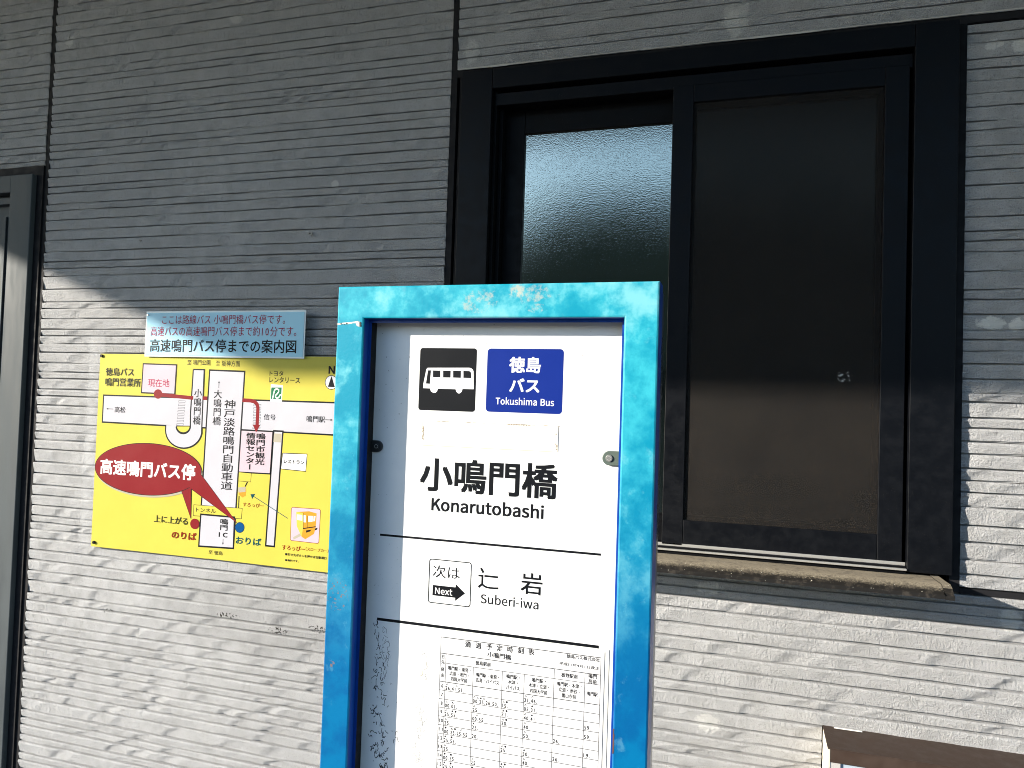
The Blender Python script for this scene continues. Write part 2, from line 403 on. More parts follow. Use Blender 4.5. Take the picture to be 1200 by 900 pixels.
def course_mesh(x0, x1, z0, z1, seed, dx=.004):
    r = np.random.RandomState(seed)
    n = max(3, int((x1 - x0) / dx) + 1); X = np.linspace(x0, x1, n)
    H = z1 - z0
    v = np.array([0, .0021 / H, .0025 / H, .17, .31, .46, .62, 1 - .0054 / H, 1 - .0014 / H, 1 - .0009 / H, 1.0])
    base = np.array([-.0140, -.0140, -.0003, 0, 0, 0, 0, 0, -.0022, -.0140, -.0140])
    b = [x0 - .3]
    while b[-1] < x1 + .3: b.append(b[-1] + r.choice([r.uniform(.035, .08), r.uniform(.08, .20)], p=[.35, .65]))
    b = np.array(b); A = r.uniform(.0010, .0050, len(b)) * r.choice([.25, 1], len(b), p=[.3, .7]); tv = r.uniform(-.0010, .0014, len(b)); pw = r.uniform(1.0, 2.2, len(b)); dw = r.uniform(.011, .028, len(b)); dw = np.minimum(dw, np.append(np.diff(b), .1) * .6)
    slant = r.uniform(.028, .062, len(b)); curve = r.uniform(1.3, 2.6, len(b))
    XX, VV = np.meshgrid(X, v)
    k = np.clip(np.searchsorted(b, XX.ravel()) - 1, 0, len(b) - 2).reshape(XX.shape)
    sl_ = slant[k]; xs = XX - sl_ * VV ** curve[k]
    k = np.clip(np.searchsorted(b, xs.ravel()) - 1, 0, len(b) - 2).reshape(XX.shape)
    t = np.clip((xs - b[k]) / (b[k + 1] - b[k]), 0, 1)
    dd = (xs - b[k]); L_ = b[k + 1] - b[k]; fall = np.clip(dd / dw[k], 0, 1)
    rise = np.clip((dd - dw[k]) / np.maximum(L_ - dw[k], .004), 0, 1) ** pw[k]
    h = -A[k] * fall * (1 - rise) - .0004 * (dd < .006) * (A[k] > .001) + tv[k] * (VV - .5) * np.minimum(fall, 1 - rise) - .0052 * (1 - VV)
    ph = r.uniform(0, 6.28, 6)
    h += .0005 * np.sin(XX * 41 + ph[0]) * np.sin(VV * 5 + XX * 17 + ph[1]) + .00035 * np.sin(XX * 133 + ph[2] + VV * 4)
    h += r.normal(0, .00022, h.shape)
    body = np.clip(1 + base / .004, 0, 1)[:, None] if False else np.array([0, 0, .95, 1, 1, 1, 1, .9, .7, 0, 0])[:, None]
    # grooves close up in places
    clo = np.clip(np.sin(X * r.uniform(5, 11) + ph[3]) * 1.6 - .80, 0, 1) * .0075
    basef = base[:, None] + np.where(np.arange(11)[:, None] < 2, clo[None, :], 0)
    Y = D + .0018 - (basef + h * body)
    wob = .0004 * np.sin(X * 19 + ph[4]) + .0003 * np.sin(X * 51 + ph[5])
    Z = z0 + VV * H + wob[None, :] * (np.arange(11)[:, None] < 3)
    co = np.stack([XX, Y, Z], -1).reshape(-1, 3)
    i = np.arange((11 - 1) * (n - 1)); ri = i // (n - 1); ci = i % (n - 1); a = ri * n + ci
    fc = np.stack([a, a + 1, a + 1 + n, a + n], -1)
    me = bpy.data.meshes.new("siding_course")
    me.vertices.add(len(co)); me.vertices.foreach_set("co", co.ravel().astype(np.float32))
    me.loops.add(fc.size); me.loops.foreach_set("vertex_index", fc.ravel().astype(np.int32))
    me.polygons.add(len(fc)); me.polygons.foreach_set("loop_start", (np.arange(len(fc)) * 4).astype(np.int32))
    me.polygons.foreach_set("loop_total", np.full(len(fc), 4, np.int32))
    me.update(calc_edges=True); me.shade_smooth()
    try: me.set_sharp_from_angle(angle=math.radians(22))
    except Exception: pass
    return me
SEED = [100]
def panel(x0, x1, z0, z1, dx=.004, step=None):
    p = MB()
    if step: p.box(x0 + .001, x1 - .001, D + .0175, D + .026, step[1], z1 - .001); p.box(x0 + .001, step[0] - .001, D + .0175, D + .026, z0 + .001, step[1] - .0003)
    else: p.box(x0 + .001, x1 - .001, D + .0175, D + .026, z0 + .001, z1 - .001)
    po = p.build("siding_panel", M_SIDING, wall)
    for (a, b) in rows:
        a2, b2 = max(a, z0), min(b, z1)
        if b2 - a2 < .006: continue
        SEED[0] += 1
        new_obj("siding_course", course_mesh(x0, step[0] if step and b2 <= step[1] + .004 else x1, a2, b2, SEED[0], dx), M_SIDING, po)
    return po
JW = .0075
LOWZ = CAMH - 1.10
XFAR = 1.15
panel(DOORX - 1.0, JX1 - JW, at(20, 196, D)[1], CAMH + 1.35, .006)                   # above the door
panel(JX1 + JW, JX2 - JW, LOWZ, CAMH + 1.35)                                         # wide panel left of the window
panel(JX2 + JW, XFAR, TOPZ, CAMH + 1.35, .006)                                       # above the window
panel(CR, XFAR, JZ + .003, RT)                                                       # right of the window
panel(JX2 + JW, XFAR, LOWZ, JZ - .008, .004, (BOXX - .001, BOXZ - .006))             # under the window and beside the box
# sealant in the joints
def caulk(x0, x1, z0, z1):
    t = MB(); t.box(x0, x1, D + .0065, D + .03, z0, z1); t.build("sealant_joint", M_CAULK, wall)
caulk(JX1 - JW, JX1 + JW, LOWZ, CAMH + 1.35)
caulk(JX2 - JW, JX2 + JW, WB - .05, CAMH + 1.35)
caulk(JX2 + JW + .0003, XFAR, WT - .002, TOPZ)
caulk(WR, CR, JZ - .006, WT - .0025)
caulk(CR + .0003, XFAR, RT, WT - .0025)
caulk(WL - .012, WL, WB - .05, WT - .0025)
caulk(CR + .0003, XFAR, JZ - .0075, JZ + .0025)
# a bright bead of old sealant along the top edge over the window
bead = MB(); bx = np.linspace(JX2 + JW + .002, XFAR, 90)
rb = np.random.RandomState(3)
for i in range(89):
    w_ = .0008 + .0012 * max(0, math.sin(i * .31) * math.sin(i * .113 + 1) + rb.uniform(-.2, .8))
    bead.poly([(bx[i], D + .0012, TOPZ - w_), (bx[i + 1], D + .0012, TOPZ - w_), (bx[i + 1], D - .0002, TOPZ + .0008), (bx[i], D - .0002, TOPZ + .0008)])
bead.build("sealant_bead", mat("old pale sealant", (.6, .59, .55), .6), wall)
# the rest of the wall out of the frame: plain rendered bands
t = MB()
t.box(-9, DOORX - 1.001, D + .004, D + .03, 0, CAMH + 1.35)
t.box(-9, XFAR + 5, D + .005, D + .03, CAMH + 1.3501, CAMH + 1.795)
t.box(JX1 - JW, XFAR + 5, D + .0178, D + .0255, -.0, LOWZ)
t.box(XFAR + .001, XFAR + 5, D + .004, D + .03, LOWZ + .001, CAMH + 1.35)
t.box(JX1 - JW, XFAR + 5, D + .05, D + .09, 0, LOWZ)
t.build("plain_wall_band", M_SIDING, wall)
t = MB(); t.box(XFAR - .2, XFAR, D + .0115, D + .0256, LOWZ + .001, BOXZ - .007)
t.build("backing_board", M_CAULK, wall)
# deep canopy over the pavement; its corner throws the slanting shadow edge
CZ = CAMH + 1.8
shx, shz = at(372, 452, D)
shz = at(1165, 465, D)[1]
P_ = (CZ - shz) / SY
XE = at(205, 391, D)[0]; ze = at(205, 391, D)[1]
XE = XE - (CZ - ze) / SY * SX
can = MB(); can.box(XE, XFAR + 6, D - P_, D + .02, CZ, CZ + .12)
cano = can.build("canopy", None, kind="structure", label="flat canopy projecting over the pavement from the wall")
M_CAN = dark_metal("canopy underside", (.05, .05, .05), .8); cano.data.materials.append(M_CAN)

# ------------------------------------------------------------------ ground, added far slope
m = mat("asphalt pavement", (.13, .13, .125), .9); t = NT(m)
t.link(t.mix(t.ramp(t.noise(3, 6, .6), .3, .7), (.040, .042, .046), (.055, .057, .060)), t.b.inputs["Base Color"]); t.bump(t.noise(90, 4, .6), .003, .6)
g = MB(); g.poly([(-200, D + .1, 0), (-200, -2.2, 0), (200, -2.2, 0), (200, D + .1, 0)]); g.build("pavement", m, kind="structure", label="dark asphalt pavement along the wall")
g = MB(); g.prism([(-2.35, -.12), (-2.2, -.12), (-2.2, -.003), (-2.35, -.003)], -200, 200); g.build("kerb", m, kind="structure", label="concrete kerb at the edge of the pavement")
m = mat("asphalt road", (.05, .05, .05), .9); t = NT(m); t.bump(t.noise(160, 3, .6), .004, .6)
g = MB(); g.poly([(-400, -2.2, -.12), (-400, -400, -.12), (400, -400, -.12), (400, -2.2, -.12)]); g.build("road", m, kind="structure", label="dark asphalt road in front of the wall")
m = mat("dark blocker slope", (.022, .032, .024), .95); t = NT(m); t.bump(t.noise(1.5, 5, .6), .5, 1.)
g = MB(); rh = random.Random(5); n = 90
hx = [-160 + 320 * i / n for i in range(n + 1)]
hz = [3.4 + 12.0 * math.exp(-((hx[i] + 3) / 18) ** 4) + .4 * math.sin(i * .23) + .4 * math.sin(i * .61 + 1) + rh.uniform(-.2, .3) for i in range(n + 1)]  # unseen added slope, crest shaped to block sky in the window reflection
for i in range(n):
    y0 = -38
    g.poly([(hx[i], y0, -.12), (hx[i + 1], y0, -.12), (hx[i + 1], y0 - 5, hz[i + 1]), (hx[i], y0 - 5, hz[i])])
    g.poly([(hx[i], y0 - 5, hz[i]), (hx[i + 1], y0 - 5, hz[i + 1]), (hx[i + 1], y0 - 40, hz[i + 1] * .9), (hx[i], y0 - 40, hz[i] * .9)])
g.build("sky_block_slope", m, kind="structure", label="unseen dark slope added across the road to shape reflection and skylight")

# ------------------------------------------------------------------ window
win = thing("window", "dark aluminium sliding window with frosted glass and an insect screen, right of the central joint", "window")
OL = at(574, 250, D)[0]; OR_ = at(1067, 300, D)[0]; OT = at(700, 94.5, D)[1]; OB = at(1056, 662, D)[1]
YF = D - .014
def bar(name, x0, x1, y0, y1, z0, z1, m, parent, bevel=.0012, **k):
    t = MB(); t.box(x0, x1, y0, y1, z0, z1); return t.build(name, m, parent, bevel=bevel, **k)
bar("frame_jamb", WL, OL, YF, D + .06, WB, WT, M_WIN, win)
bar("frame_jamb", OR_, WR, YF, D + .06, WB, WT, M_WIN, win)
bar("frame_head", OL + .0005, OR_ - .0005, YF + .0006, D + .06, OT, WT - .0005, M_WIN, win)
bar("head_track", OL + .004, OR_ - .0008, YF + .014, D + .05, at(700, 113, D)[1], OT - .007, M_WIN, win)
bar("jamb_liner", OL + .0006, OL + .008, YF + .016, D + .07, OB, OT - .0005, M_WIN2, win)
bar("jamb_liner", OL + .0085, OL + .018, D + .02, D + .08, OB, OT - .0005, M_WIN2, win)
bar("frame_sill_track", OL + .0005, OR_ - .0005, YF + .004, D + .085, WB - .006, OB - .0005, M_WIN2, win)
# silver rails catching the sun above the sill
bar("rail", OL + .001, OR_ - .001, YF - .004, YF + .003, OB - .0075, OB - .0038, M_SILVER, win, bevel=.0006)
bar("rail", OL + .001, OR_ - .001, YF + .010, YF + .0125, OB - .0003, OB + .006, M_SILVER, win, bevel=.0004)
# left sash (inner)
YS = D + .045
t = MB(); t.box(at(590, 250, YS)[0], at(612, 250, YS)[0], YS, YS + .03, OB, at(700, 122, YS)[1]); left_sash = t.build("sash", M_WIN2, win, bevel=.001)
gx0 = at(611, 250, YS)[0]; gx1 = at(812, 250, YS)[0]; gz1 = at(700, 150, YS)[1]; gz0 = OB + .06
bar("top_rail", at(612.2, 250, YS)[0], gx1, YS + .0004, YS + .03, gz1, at(700, 122, YS)[1], M_WIN2, left_sash)
bar("bottom_rail", at(612.2, 250, YS)[0], gx1, YS + .0004, YS + .03, OB, gz0, M_WIN2, left_sash)
def glass_mat(name, amp, rough, col, scale):
    m = mat(name, col, rough, spec=1.0); b = m.node_tree.nodes["Principled BSDF"]; b.inputs["IOR"].default_value = 2.8; b.inputs["Specular Tint"].default_value = (1, .95, .76, 1)
    t = NT(m); n = t.noise(scale, 2, .5, stretch=(1, 1, 1.5)); t.bump(n, amp, 1.0)
    return m
M_GLASS = glass_mat("frosted glass", .00013, .05, (.004, .0075, .0075), 290)
M_GLASS2 = glass_mat("frosted glass behind screen", .00013, .12, (.004, .0065, .0065), 290)
M_GLASS2.node_tree.nodes["Principled BSDF"].inputs["IOR"].default_value = 1.7
bar("glass_pane", gx0 - .002, gx1, YS + .008, YS + .012, gz0 - .002, gz1 + .002, M_GLASS, left_sash, bevel=0)
# right sash (outer) and its insect screen
YR = D - .004
rx0 = at(789, 110, YR)[0]; rx1 = at(813, 110, YR)[0]; rx2 = at(1034, 300, YR)[0]; rx3 = at(1063, 300, YR)[0]
rz3 = at(900, 91, YR)[1]; rz2 = at(900, 112, YR)[1]; rz1 = at(900, 617, YR)[1]; rz0 = at(900, 648, YR)[1]
t = MB(); t.box(rx0, rx1, YR, YR + .032, rz0, rz3); rs = t.build("sash", M_WIN, win, bevel=.001)
bar("stile", rx2, rx3, YR + .0004, YR + .032, rz0, rz3, M_WIN, rs)
bar("top_rail", rx1 + .0003, rx2 - .0003, YR + .0008, YR + .032, rz2, rz3, M_WIN, rs)
bar("bottom_rail", rx1 + .0003, rx2 - .0003, YR + .0008, YR + .032, rz0, rz1, M_WIN, rs)
bar("glass_pane", rx1, rx2, YR + .024, YR + .028, rz1, rz2, M_GLASS2, rs, bevel=0)
# thin inner lip in front of the glass
t = MB(); q = .010
t.box(rx1 + .0005, rx1 + q * .7, YR + .012, YR + .020, rz1 + .0005, rz2 - .0005); t.box(rx2 - q, rx2 - .0005, YR + .012, YR + .020, rz1 + .0005, rz2 - .0005)
t.box(rx1 + q * .7 + .0002, rx2 - q - .0002, YR + .0124, YR + .020, rz2 - q, rz2 - .0008); t.box(rx1 + q * .7 + .0002, rx2 - q - .0002, YR + .0124, YR + .020, rz1 + .0008, rz1 + q)
t.build("glazing_lip", M_WIN2, rs)
# screen mesh: real cloth seen as fine weave
m = mat("insect screen cloth", (.05, .048, .045), .7, spec=.2); t = NT(m)
out = [n for n in m.node_tree.nodes if n.type == 'OUTPUT_MATERIAL'][0]
tr = t.new("ShaderNodeBsdfTransparent"); mx = t.new("ShaderNodeMixShader")
n = t.noise(620, 1, .5); t.link(t.ramp(n, .40, .54, .5, .95), mx.inputs[0])
t.link(tr.outputs[0], mx.inputs[1]); t.link(t.b.outputs[0], mx.inputs[2]); t.link(mx.outputs[0], out.inputs[0])
ns = t.noise(5, 4, .6); c = t.mix(t.ramp(ns, .42, .7), (.0065, .006, .0056), (.0125, .0108, .0092))
c = t.mix(t.math('MULTIPLY', t.ramp(t.noise(520, 1, .5), .60, .66), .7), c, (.05, .036, .026))
c = t.mix(t.math('MULTIPLY', t.ramp(t.noise(600, 1, .5, stretch=(1.1, 1, .9)), .62, .68), .5), c, (.02, .024, .033))
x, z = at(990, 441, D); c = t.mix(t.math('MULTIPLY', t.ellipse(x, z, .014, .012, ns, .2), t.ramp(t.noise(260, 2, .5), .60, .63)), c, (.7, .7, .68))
t.link(c, t.b.inputs["Base Color"])
scr = MB(); scr.poly([(rx1, YR + .006, rz1), (rx2, YR + .006, rz1), (rx2, YR + .006, rz2), (rx1, YR + .006, rz2)])
scr.build("insect_screen", m, rs)
# dark room behind
t = MB(); t.box(WL - .3, WR + .3, D + .9, D + .95, CAMH - .6, CAMH + 1); t.box(WL - .3, WR + .3, D + .1, D + .9, CAMH + .99, CAMH + 1.02); t.box(WL - .3, WR + .3, D + .1, D + .9, CAMH - .6, CAMH - .57); t.box(WL - .33, WL - .3, D + .1, D + .95, CAMH - .6, CAMH + 1); t.box(WR + .3, WR + .33, D + .1, D + .95, CAMH - .6, CAMH + 1)
t.build("room_lining", M_WIN2, win)
# sill
PS = .115
zt0 = at(880, 656.5, D)[1]; zt1 = at(775, 654.5, D - PS * .74)[1]; zb = at(880, 678, D - PS)[1]; zs = zb + .016
prof = [(D + .01, zt0), (D - PS * .45, zt0 * .62 + zt1 * .38), (D - PS * .74, zt1 - .001), (D - PS * .86, zt1 - .0055), (D - PS * .95, zt1 - .0120), (D - PS * .99, zt1 - .0180), (D - PS, zt1 - .021), (D - PS, zb + .003), (D - PS + .004, zb), (D - PS + .008, zb), (D + .01, zb + .003)]
SR = at(1119, 690, D - PS)[0]
SRI = at(1108, 690, D - PS)[0]
m = dark_metal("dusty bronze sill", (.035, .032, .028), .5); t = NT(m)
nz = t.noise(300, 3, .6)
sx = t.new("ShaderNodeSeparateXYZ"); t.link(t.g.outputs["Normal"], sx.inputs[0])
up = t.math('ADD', sx.outputs[2], t.math('MULTIPLY', t.math('SUBTRACT', nz, .5), .35))
dust = t.ramp(up, .80, 1.03)
sp_ = t.math('MULTIPLY', t.ramp(t.noise(230, 1, .5), .745, .76), .8)
c = t.mix(dust, (.014, .013, .012), (.27, .235, .175)); c = t.mix(t.math('MULTIPLY', t.ramp(t.noise(60, 4, .7), .5, .65), .5), c, (.07, .06, .05)); c = t.mix(sp_, c, (.6, .58, .52))
t.link(c, t.b.inputs["Base Color"]); t.link(t.ramp(dust, 0, 1, .38, .9), t.b.inputs["Roughness"])
s = MB(); s.prism(prof, WL - .02, SRI - .0003); so = s.build("sill", m, win, smooth=True)
so.data.set_sharp_from_angle(angle=math.radians(40))
s = MB(); s.prism([(y - .0012 if y < D else y, z + (.0012 if z > zb + .01 else -.0008)) for y, z in prof], SRI, SR); s.build("end_cap", m, so)

# ------------------------------------------------------------------ door at the left edge
door = thing("door", "dark grey metal door and jamb at the far left of the wall", "door")
def door_mat():
    m = mat("grey green door metal", (.03, .034, .036), .6, spec=.2); t = NT(m)
    n = t.noise(8, 5, .6, stretch=(3, 1, .6))
    t.link(t.mix(t.ramp(n, .3, .7), (.050, .060, .065), (.070, .082, .088)), t.b.inputs["Base Color"]); t.link(t.ramp(n, .3, .7, .5, .7), t.b.inputs["Roughness"])
    t.b.inputs["IOR"].default_value = 1.45
    return m
M_DOOR = door_mat()
jx1 = at(42.5, 206, D)[0]; jx0 = at(17.5, 206, D)[0]
zt = at(20, 206.5, D)[1]
bar("jamb", jx0, jx1, D - .012, D + .05, 0, zt, M_DOOR, door, bevel=.002)
bar("jamb", DOORX - 1.0, jx0 - .9003, D - .012, D + .05, 0, zt, M_DOOR, door, bevel=.002)
bar("header", jx0 - .9, jx0 - .0005, D - .0105, D + .05, at(5, 227.5, D)[1], zt, M_DOOR, door, bevel=.002)
bar("header", jx0 - .9, jx0 - .0005, D + .004, D + .05, at(5, 239, D)[1], at(5, 231.5, D)[1], M_DOOR, door, bevel=.001)
d1 = bar("leaf", jx0 - .9, jx0 - .004, D + .022, D + .06, .02, at(5, 226, D)[1], M_DOOR, door, bevel=.002)
for kx in (.045, .11, .2, .3):
    bar("panel_rib", jx0 - kx - .012, jx0 - kx, D + .016, D + .0215, .05, at(5, 252, D)[1], M_DOOR, d1, bevel=.0015)
bar("stop", jx0 - .0035, jx0 + .001, D + .002, D + .021, 0, at(5, 245, D)[1], M_CAULK, door, bevel=0)
bar("gasket", jx1 + .0003, JX1 - JW - .0003, D + .002, D + .03, 0, at(20, 196, D)[1] - .0003, M_CAULK, door, bevel=0)
bar("gasket", DOORX - 1.0, jx1, D + .003, D + .03, zt + .0003, at(20, 196, D)[1] - .0003, M_CAULK, door, bevel=0)

# ------------------------------------------------------------------ screws in the wall
M_SCREW = mat('dull steel', (.22, .22, .21), .5, .5)
def screw(x, z, y, r, parent=None, label=None):
    m = M_SCREW
    t = MB(); t.disc(x, y, z, r, 16, depth=.003)
    o = t.build("screw", m, parent)
    if label: o["label"] = label; o["category"] = "screw"; o["group"] = "screws left in the siding"
    t = MB(); t.disc(x, y - .0004, z, r * .42, 6); t.build("recess", M_BLACKP, o)
    return o
for (px, py, r, lb) in ((364, 274, .0055, "bright screw in the grey siding between the blue note and the window"),
                        (165, 282, .0028, "tiny screw in the siding high above the left end of the blue note"),
                        (359, 404, .0035, "small dark screw in the siding just right of the blue note")):
    x, z = at(px, py, D); screw(x, z, D - .003, r, label=lb)

# ------------------------------------------------------------------ yellow guide map
mp = thing("guide_map", "yellow laminated guide map with white roads and a red balloon, screwed to the wall", "map")
YM = D - .008
def L(k): return YM - .00003 * k
def mp_pts(pts, k=0): return [at(x, y, L(k)) for x, y in pts]
mx0, mz1 = at(117.5, 414.5, YM); mz0 = at(106, 640, YM)[1]; mx1 = mx0 + .728
seam = at(247.5, 500, YM)[0]
t = MB(); t.slab([(mx0, mz0), (seam + .004, mz0), (seam + .004, mz1), (mx0, mz1)], YM + .0006, YM + .002); t.build("sheet", M_YEL, mp)
t = MB(); t.slab([(seam, mz0 + .001), (mx1, mz0 - .0015), (mx1, mz1), (seam, mz1 - .001)], YM, YM + .0005); t.build("sheet", M_YEL, mp)
# clear film border left of the sheets
m = mat("clear film", (.75, .77, .8), .25); t_ = NT(m); out = [n for n in m.node_tree.nodes if n.type == 'OUTPUT_MATERIAL'][0]
tr = t_.new("ShaderNodeBsdfTransparent"); mxs = t_.new("ShaderNodeMixShader"); mxs.inputs[0].default_value = .05
t_.link(tr.outputs[0], mxs.inputs[1]); t_.link(t_.b.outputs[0], mxs.inputs[2]); t_.link(mxs.outputs[0], out.inputs[0])
fx = at(104, 400, YM)[0]; fz = at(104, 392, YM)[1]
t = MB(); t.slab([(fx, mz0 - .004), (mx0 + .01, mz0 - .004), (mx0 + .01, fz), (fx, fz)], YM + .0035, YM + .0039); t.build("clear_film", m, mp)
def area(name, pts, k, m, line=None, w=.0040, parent=mp):
    t = MB(); q = mp_pts(pts, k); t.poly([(a, L(k), b) for a, b in q]); o = t.build(name, m, parent)
    if line is not None:
        t = MB(); stroke(t, q, w, L(k) - .00001, closed=True); t.build("outline", line, o)
    return o
def Z1(zx, zy): return (90 + zx / 3.75, 350 + zy / 3.75)     # enlarged views used for measuring
def Z2(zx, zy): return (90 + zx / 3.75, 480 + zy / 3.75)
area("road_shape", [Z1(118, 424), Z1(1160, 458), Z1(1160, 601), Z1(112, 542)], 1, M_GREYP, M_BLACKP)
# the looped ramp
cx, cy = Z1(472, 572)
oc = []; ic = []
def arc(cx, cy, rx_, ry_, a0, a1, n=18): return [(cx + rx_ * math.cos(math.radians(a0 + (a1 - a0) * i / n)), cy + ry_ * math.sin(math.radians(a0 + (a1 - a0) * i / n))) for i in range(n + 1)]
outer = [Z1(560, 312)] + [Z1(549, 572)] + arc(*Z1(470, 578), 80 / 3.75, 79 / 3.75, 0, 180)[1:]
inner = arc(*Z1(468, 562), 31 / 3.75, 31 / 3.75, 180, 0) + [Z1(500, 500), Z1(512, 311)]
loop = outer + [Z1(391, 548), Z1(438, 550)] + inner[0:]
t = MB()
oq = mp_pts(outer + [Z1(391, 556)], 2); iq = mp_pts([Z1(512, 311), Z1(500, 500)] + arc(*Z1(468, 562), 31 / 3.75, 31 / 3.75, 0, 180) + [Z1(437, 556)], 2)
def resample(p, n):
    p = np.array(p); d = np.r_[0, np.cumsum(np.linalg.norm(np.diff(p, axis=0), axis=1))]; s_ = np.linspace(0, d[-1], n)
    return list(zip(np.interp(s_, d, p[:, 0]), np.interp(s_, d, p[:, 1])))
# straight part and bend resampled separately so that the strips stay square
oA, oB = resample(oq[:2], 6), resample(oq[1:], 26); iA, iB = resample(iq[:3], 6), resample(iq[2:], 26)
for A_, B_ in ((oA, iA), (oB, iB)):
    for i in range(len(A_) - 1): t.poly([(A_[i][0], L(2), A_[i][1]), (A_[i + 1][0], L(2), A_[i + 1][1]), (B_[i + 1][0], L(2), B_[i + 1][1]), (B_[i][0], L(2), B_[i][1])])
ramp_o = t.build("ramp_shape", M_GREYP, mp)
t = MB(); stroke(t, [iq[0]] + oq, .0038, L(2) - .00001); stroke(t, iq[:-1], .0038, L(2) - .000012); t.build("outline", M_BLACKP, ramp_o)
area("ramp_island", arc(*Z1(468, 560), 29 / 3.75, 29 / 3.75, 0, 180, 12), 3, M_YEL, M_BLACKP, .0022)
# motorway band
area("motorway_shape", [Z1(584, 314), Z1(738, 320), Z2(688, 610), Z2(536, 600)], 4, M_GREYP, M_BLACKP, .0042)
# crossings
t = MB()
for i in range(8):
    y = 448 + i * 14.3
    x = 462 - i * 1.3 * .9
    stroke(t, mp_pts([Z1(x - 14, y), Z1(x + 15, y + 1), Z1(x + 14, y + 8), Z1(x - 15, y + 7)], 2), .0007, L(3.2), closed=True)
    x = 795 - i * .6
    y = 464 + i * 14.3
    stroke(t, mp_pts([Z1(x - 17, y), Z1(x + 15, y + 1), Z1(x + 14, y + 8), Z1(x - 18, y + 7)], 2), .0007, L(3.2), closed=True)
t.build("crossing_marks", M_BLACKP, mp, kind="stuff")
# side road and buildings
area("side_road_shape", [Z1(866, 581), Z1(906, 583), Z2(868, 602), Z2(830, 598)], 2, M_GREYP, M_BLACKP, .0042)
area("junction_shape", [Z1(867, 592), Z1(900, 594), Z1(898, 632), Z1(864, 630)], 3, M_SHADE)
area("building_block", [Z1(292, 286), Z1(438, 291), Z1(430, 420), Z1(284, 413)], 2, M_PINK, M_BLACKP, .0034)
area("building_block", [Z1(722, 577), Z1(862, 584), Z1(850, 770), Z1(706, 762)], 2, M_PINK, M_BLACKP, .0034)
area("building_block", [Z1(905, 679), Z1(1012, 683), Z1(1006, 759), Z1(897, 748)], 2, M_WHITEP, M_BLACKP, .0018)
area("building_block", [Z2(708, 274), Z2(767, 280), Z2(764, 318), Z2(704, 313)], 3, M_YEL, M_BLACKP, .001)
# route
t = MB(); stroke(t, mp_pts([Z1(356, 421), Z1(505, 436), Z1(512, 436)], 3), .0095, L(3.5)); t.build("route_line", M_RED, mp)
t = MB(); stroke(t, mp_pts([Z1(553, 437), Z1(575, 438)], 3), .0095, L(3.5)); t.build("route_line", M_RED, mp)
rt = mp_pts([Z1(728, 446), Z1(765, 448), Z1(782, 453), Z1(792, 464), Z1(796, 480), Z1(792, 560)], 3)
t = MB(); stroke(t, rt, .0095, L(5)); a_ = mp_pts([Z1(773, 553), Z1(806, 555), Z1(788, 588)], 5); t.poly([(p, L(5.4), q) for p, q in a_]); t.build("route_line", M_RED, mp)
area("route_dot", arc(*Z1(357, 419), 18 / 3.75, 20 / 3.75, 0, 345, 23), 4, M_RED, M_REDT, .001)
# tunnel
area("tunnel_box", [Z2(514, 418), Z2(727, 434), Z2(723, 480), Z2(512, 466)], 5, M_YEL, M_BLACKP, .0012)
area("motorway_end_shape", [Z2(545, 460), Z2(693, 473), Z2(688, 610), Z2(536, 600)], 6, M_GREYP, M_BLACKP, .0042)
# balloon
ell = arc(*Z2(314, 262), 234 / 3.75, 114 / 3.75, 0, 360, 64)[:-1]
ell = [(x, y + (x - 173) * .045) for x, y in ell]
sh = [(x + 1.0, y + 2.6) for x, y in ell]
area("balloon_shadow", sh, 6.5, M_SHADE)
bal = area("balloon", ell, 8, M_RED, M_BLACKP, .0016)
for tip, a1, a2, tk in ((Z2(500, 475), Z2(455, 340), Z2(503, 330), 8.3), (Z2(703, 497), Z2(490, 338), Z2(545, 285), 8.8)):
    t = MB(); t.poly([(p, L(tk), q) for p, q in mp_pts([a1, tip, a2], 8.6)]); t.build("balloon_tail", M_RED, bal)
    t = MB(); stroke(t, mp_pts([a1, tip, a2], 7.9), .0026, L(7.9)); t.build("outline", M_BLACKP, bal)
area("stop_dot", arc(*Z2(518, 502), 20 / 3.75, 23 / 3.75, 0, 345, 23), 9, M_RED)
area("stop_dot", arc(*Z2(716, 518), 20 / 3.75, 23 / 3.75, 0, 345, 23), 9, M_BLUED, M_BLACKP, .0008)
# small cable car sketch, arrow, picture
t = MB(); stroke(t, mp_pts([Z2(927, 478), Z2(775, 380)], 4), .0016, L(4.4)); a_ = mp_pts([Z2(763, 372), Z2(784, 371), Z2(771, 393)], 4); t.poly([(p, L(4.5), q) for p, q in a_]); t.build("pointer_arrow", M_TEAL, mp)
t = MB(); stroke(t, mp_pts([Z2(750, 318), Z2(740, 338)], 4), .0034, L(4.5)); t.build("track_line", M_BLACKP, mp); t = MB(); stroke(t, mp_pts([Z2(713, 380), Z2(711, 432)], 4), .0028, L(4.5)); t.build("track_line", M_BLACKP, mp)
area("car_sketch", [Z2(710, 345), Z2(738, 338), Z2(744, 352), Z2(742, 378), Z2(728, 386), Z2(712, 374)], 5, M_ORNG)
area("car_sketch", [Z2(709, 342), Z2(742, 340), Z2(741, 362), Z2(710, 364)], 5.6, M_SHADE)
def Z5(zx, zy): return (300 + zx / 9, 580 + zy / 9)
area("picture_frame", [Z5(385, 130), Z5(668, 150), Z5(680, 165), Z5(662, 500), Z5(650, 512), Z5(372, 480), Z5(363, 468), Z5(374, 142)], 5, M_PINK, M_REDT, .0012)
area("track_line", [Z5(392, 445), Z5(465, 405), Z5(480, 430), Z5(396, 472)], 6, M_SHADE)
area("car_picture", [Z5(425, 180), Z5(560, 172), Z5(640, 195), Z5(630, 340), Z5(612, 410), Z5(520, 468), Z5(480, 440), Z5(430, 330)], 6, M_ORNG)
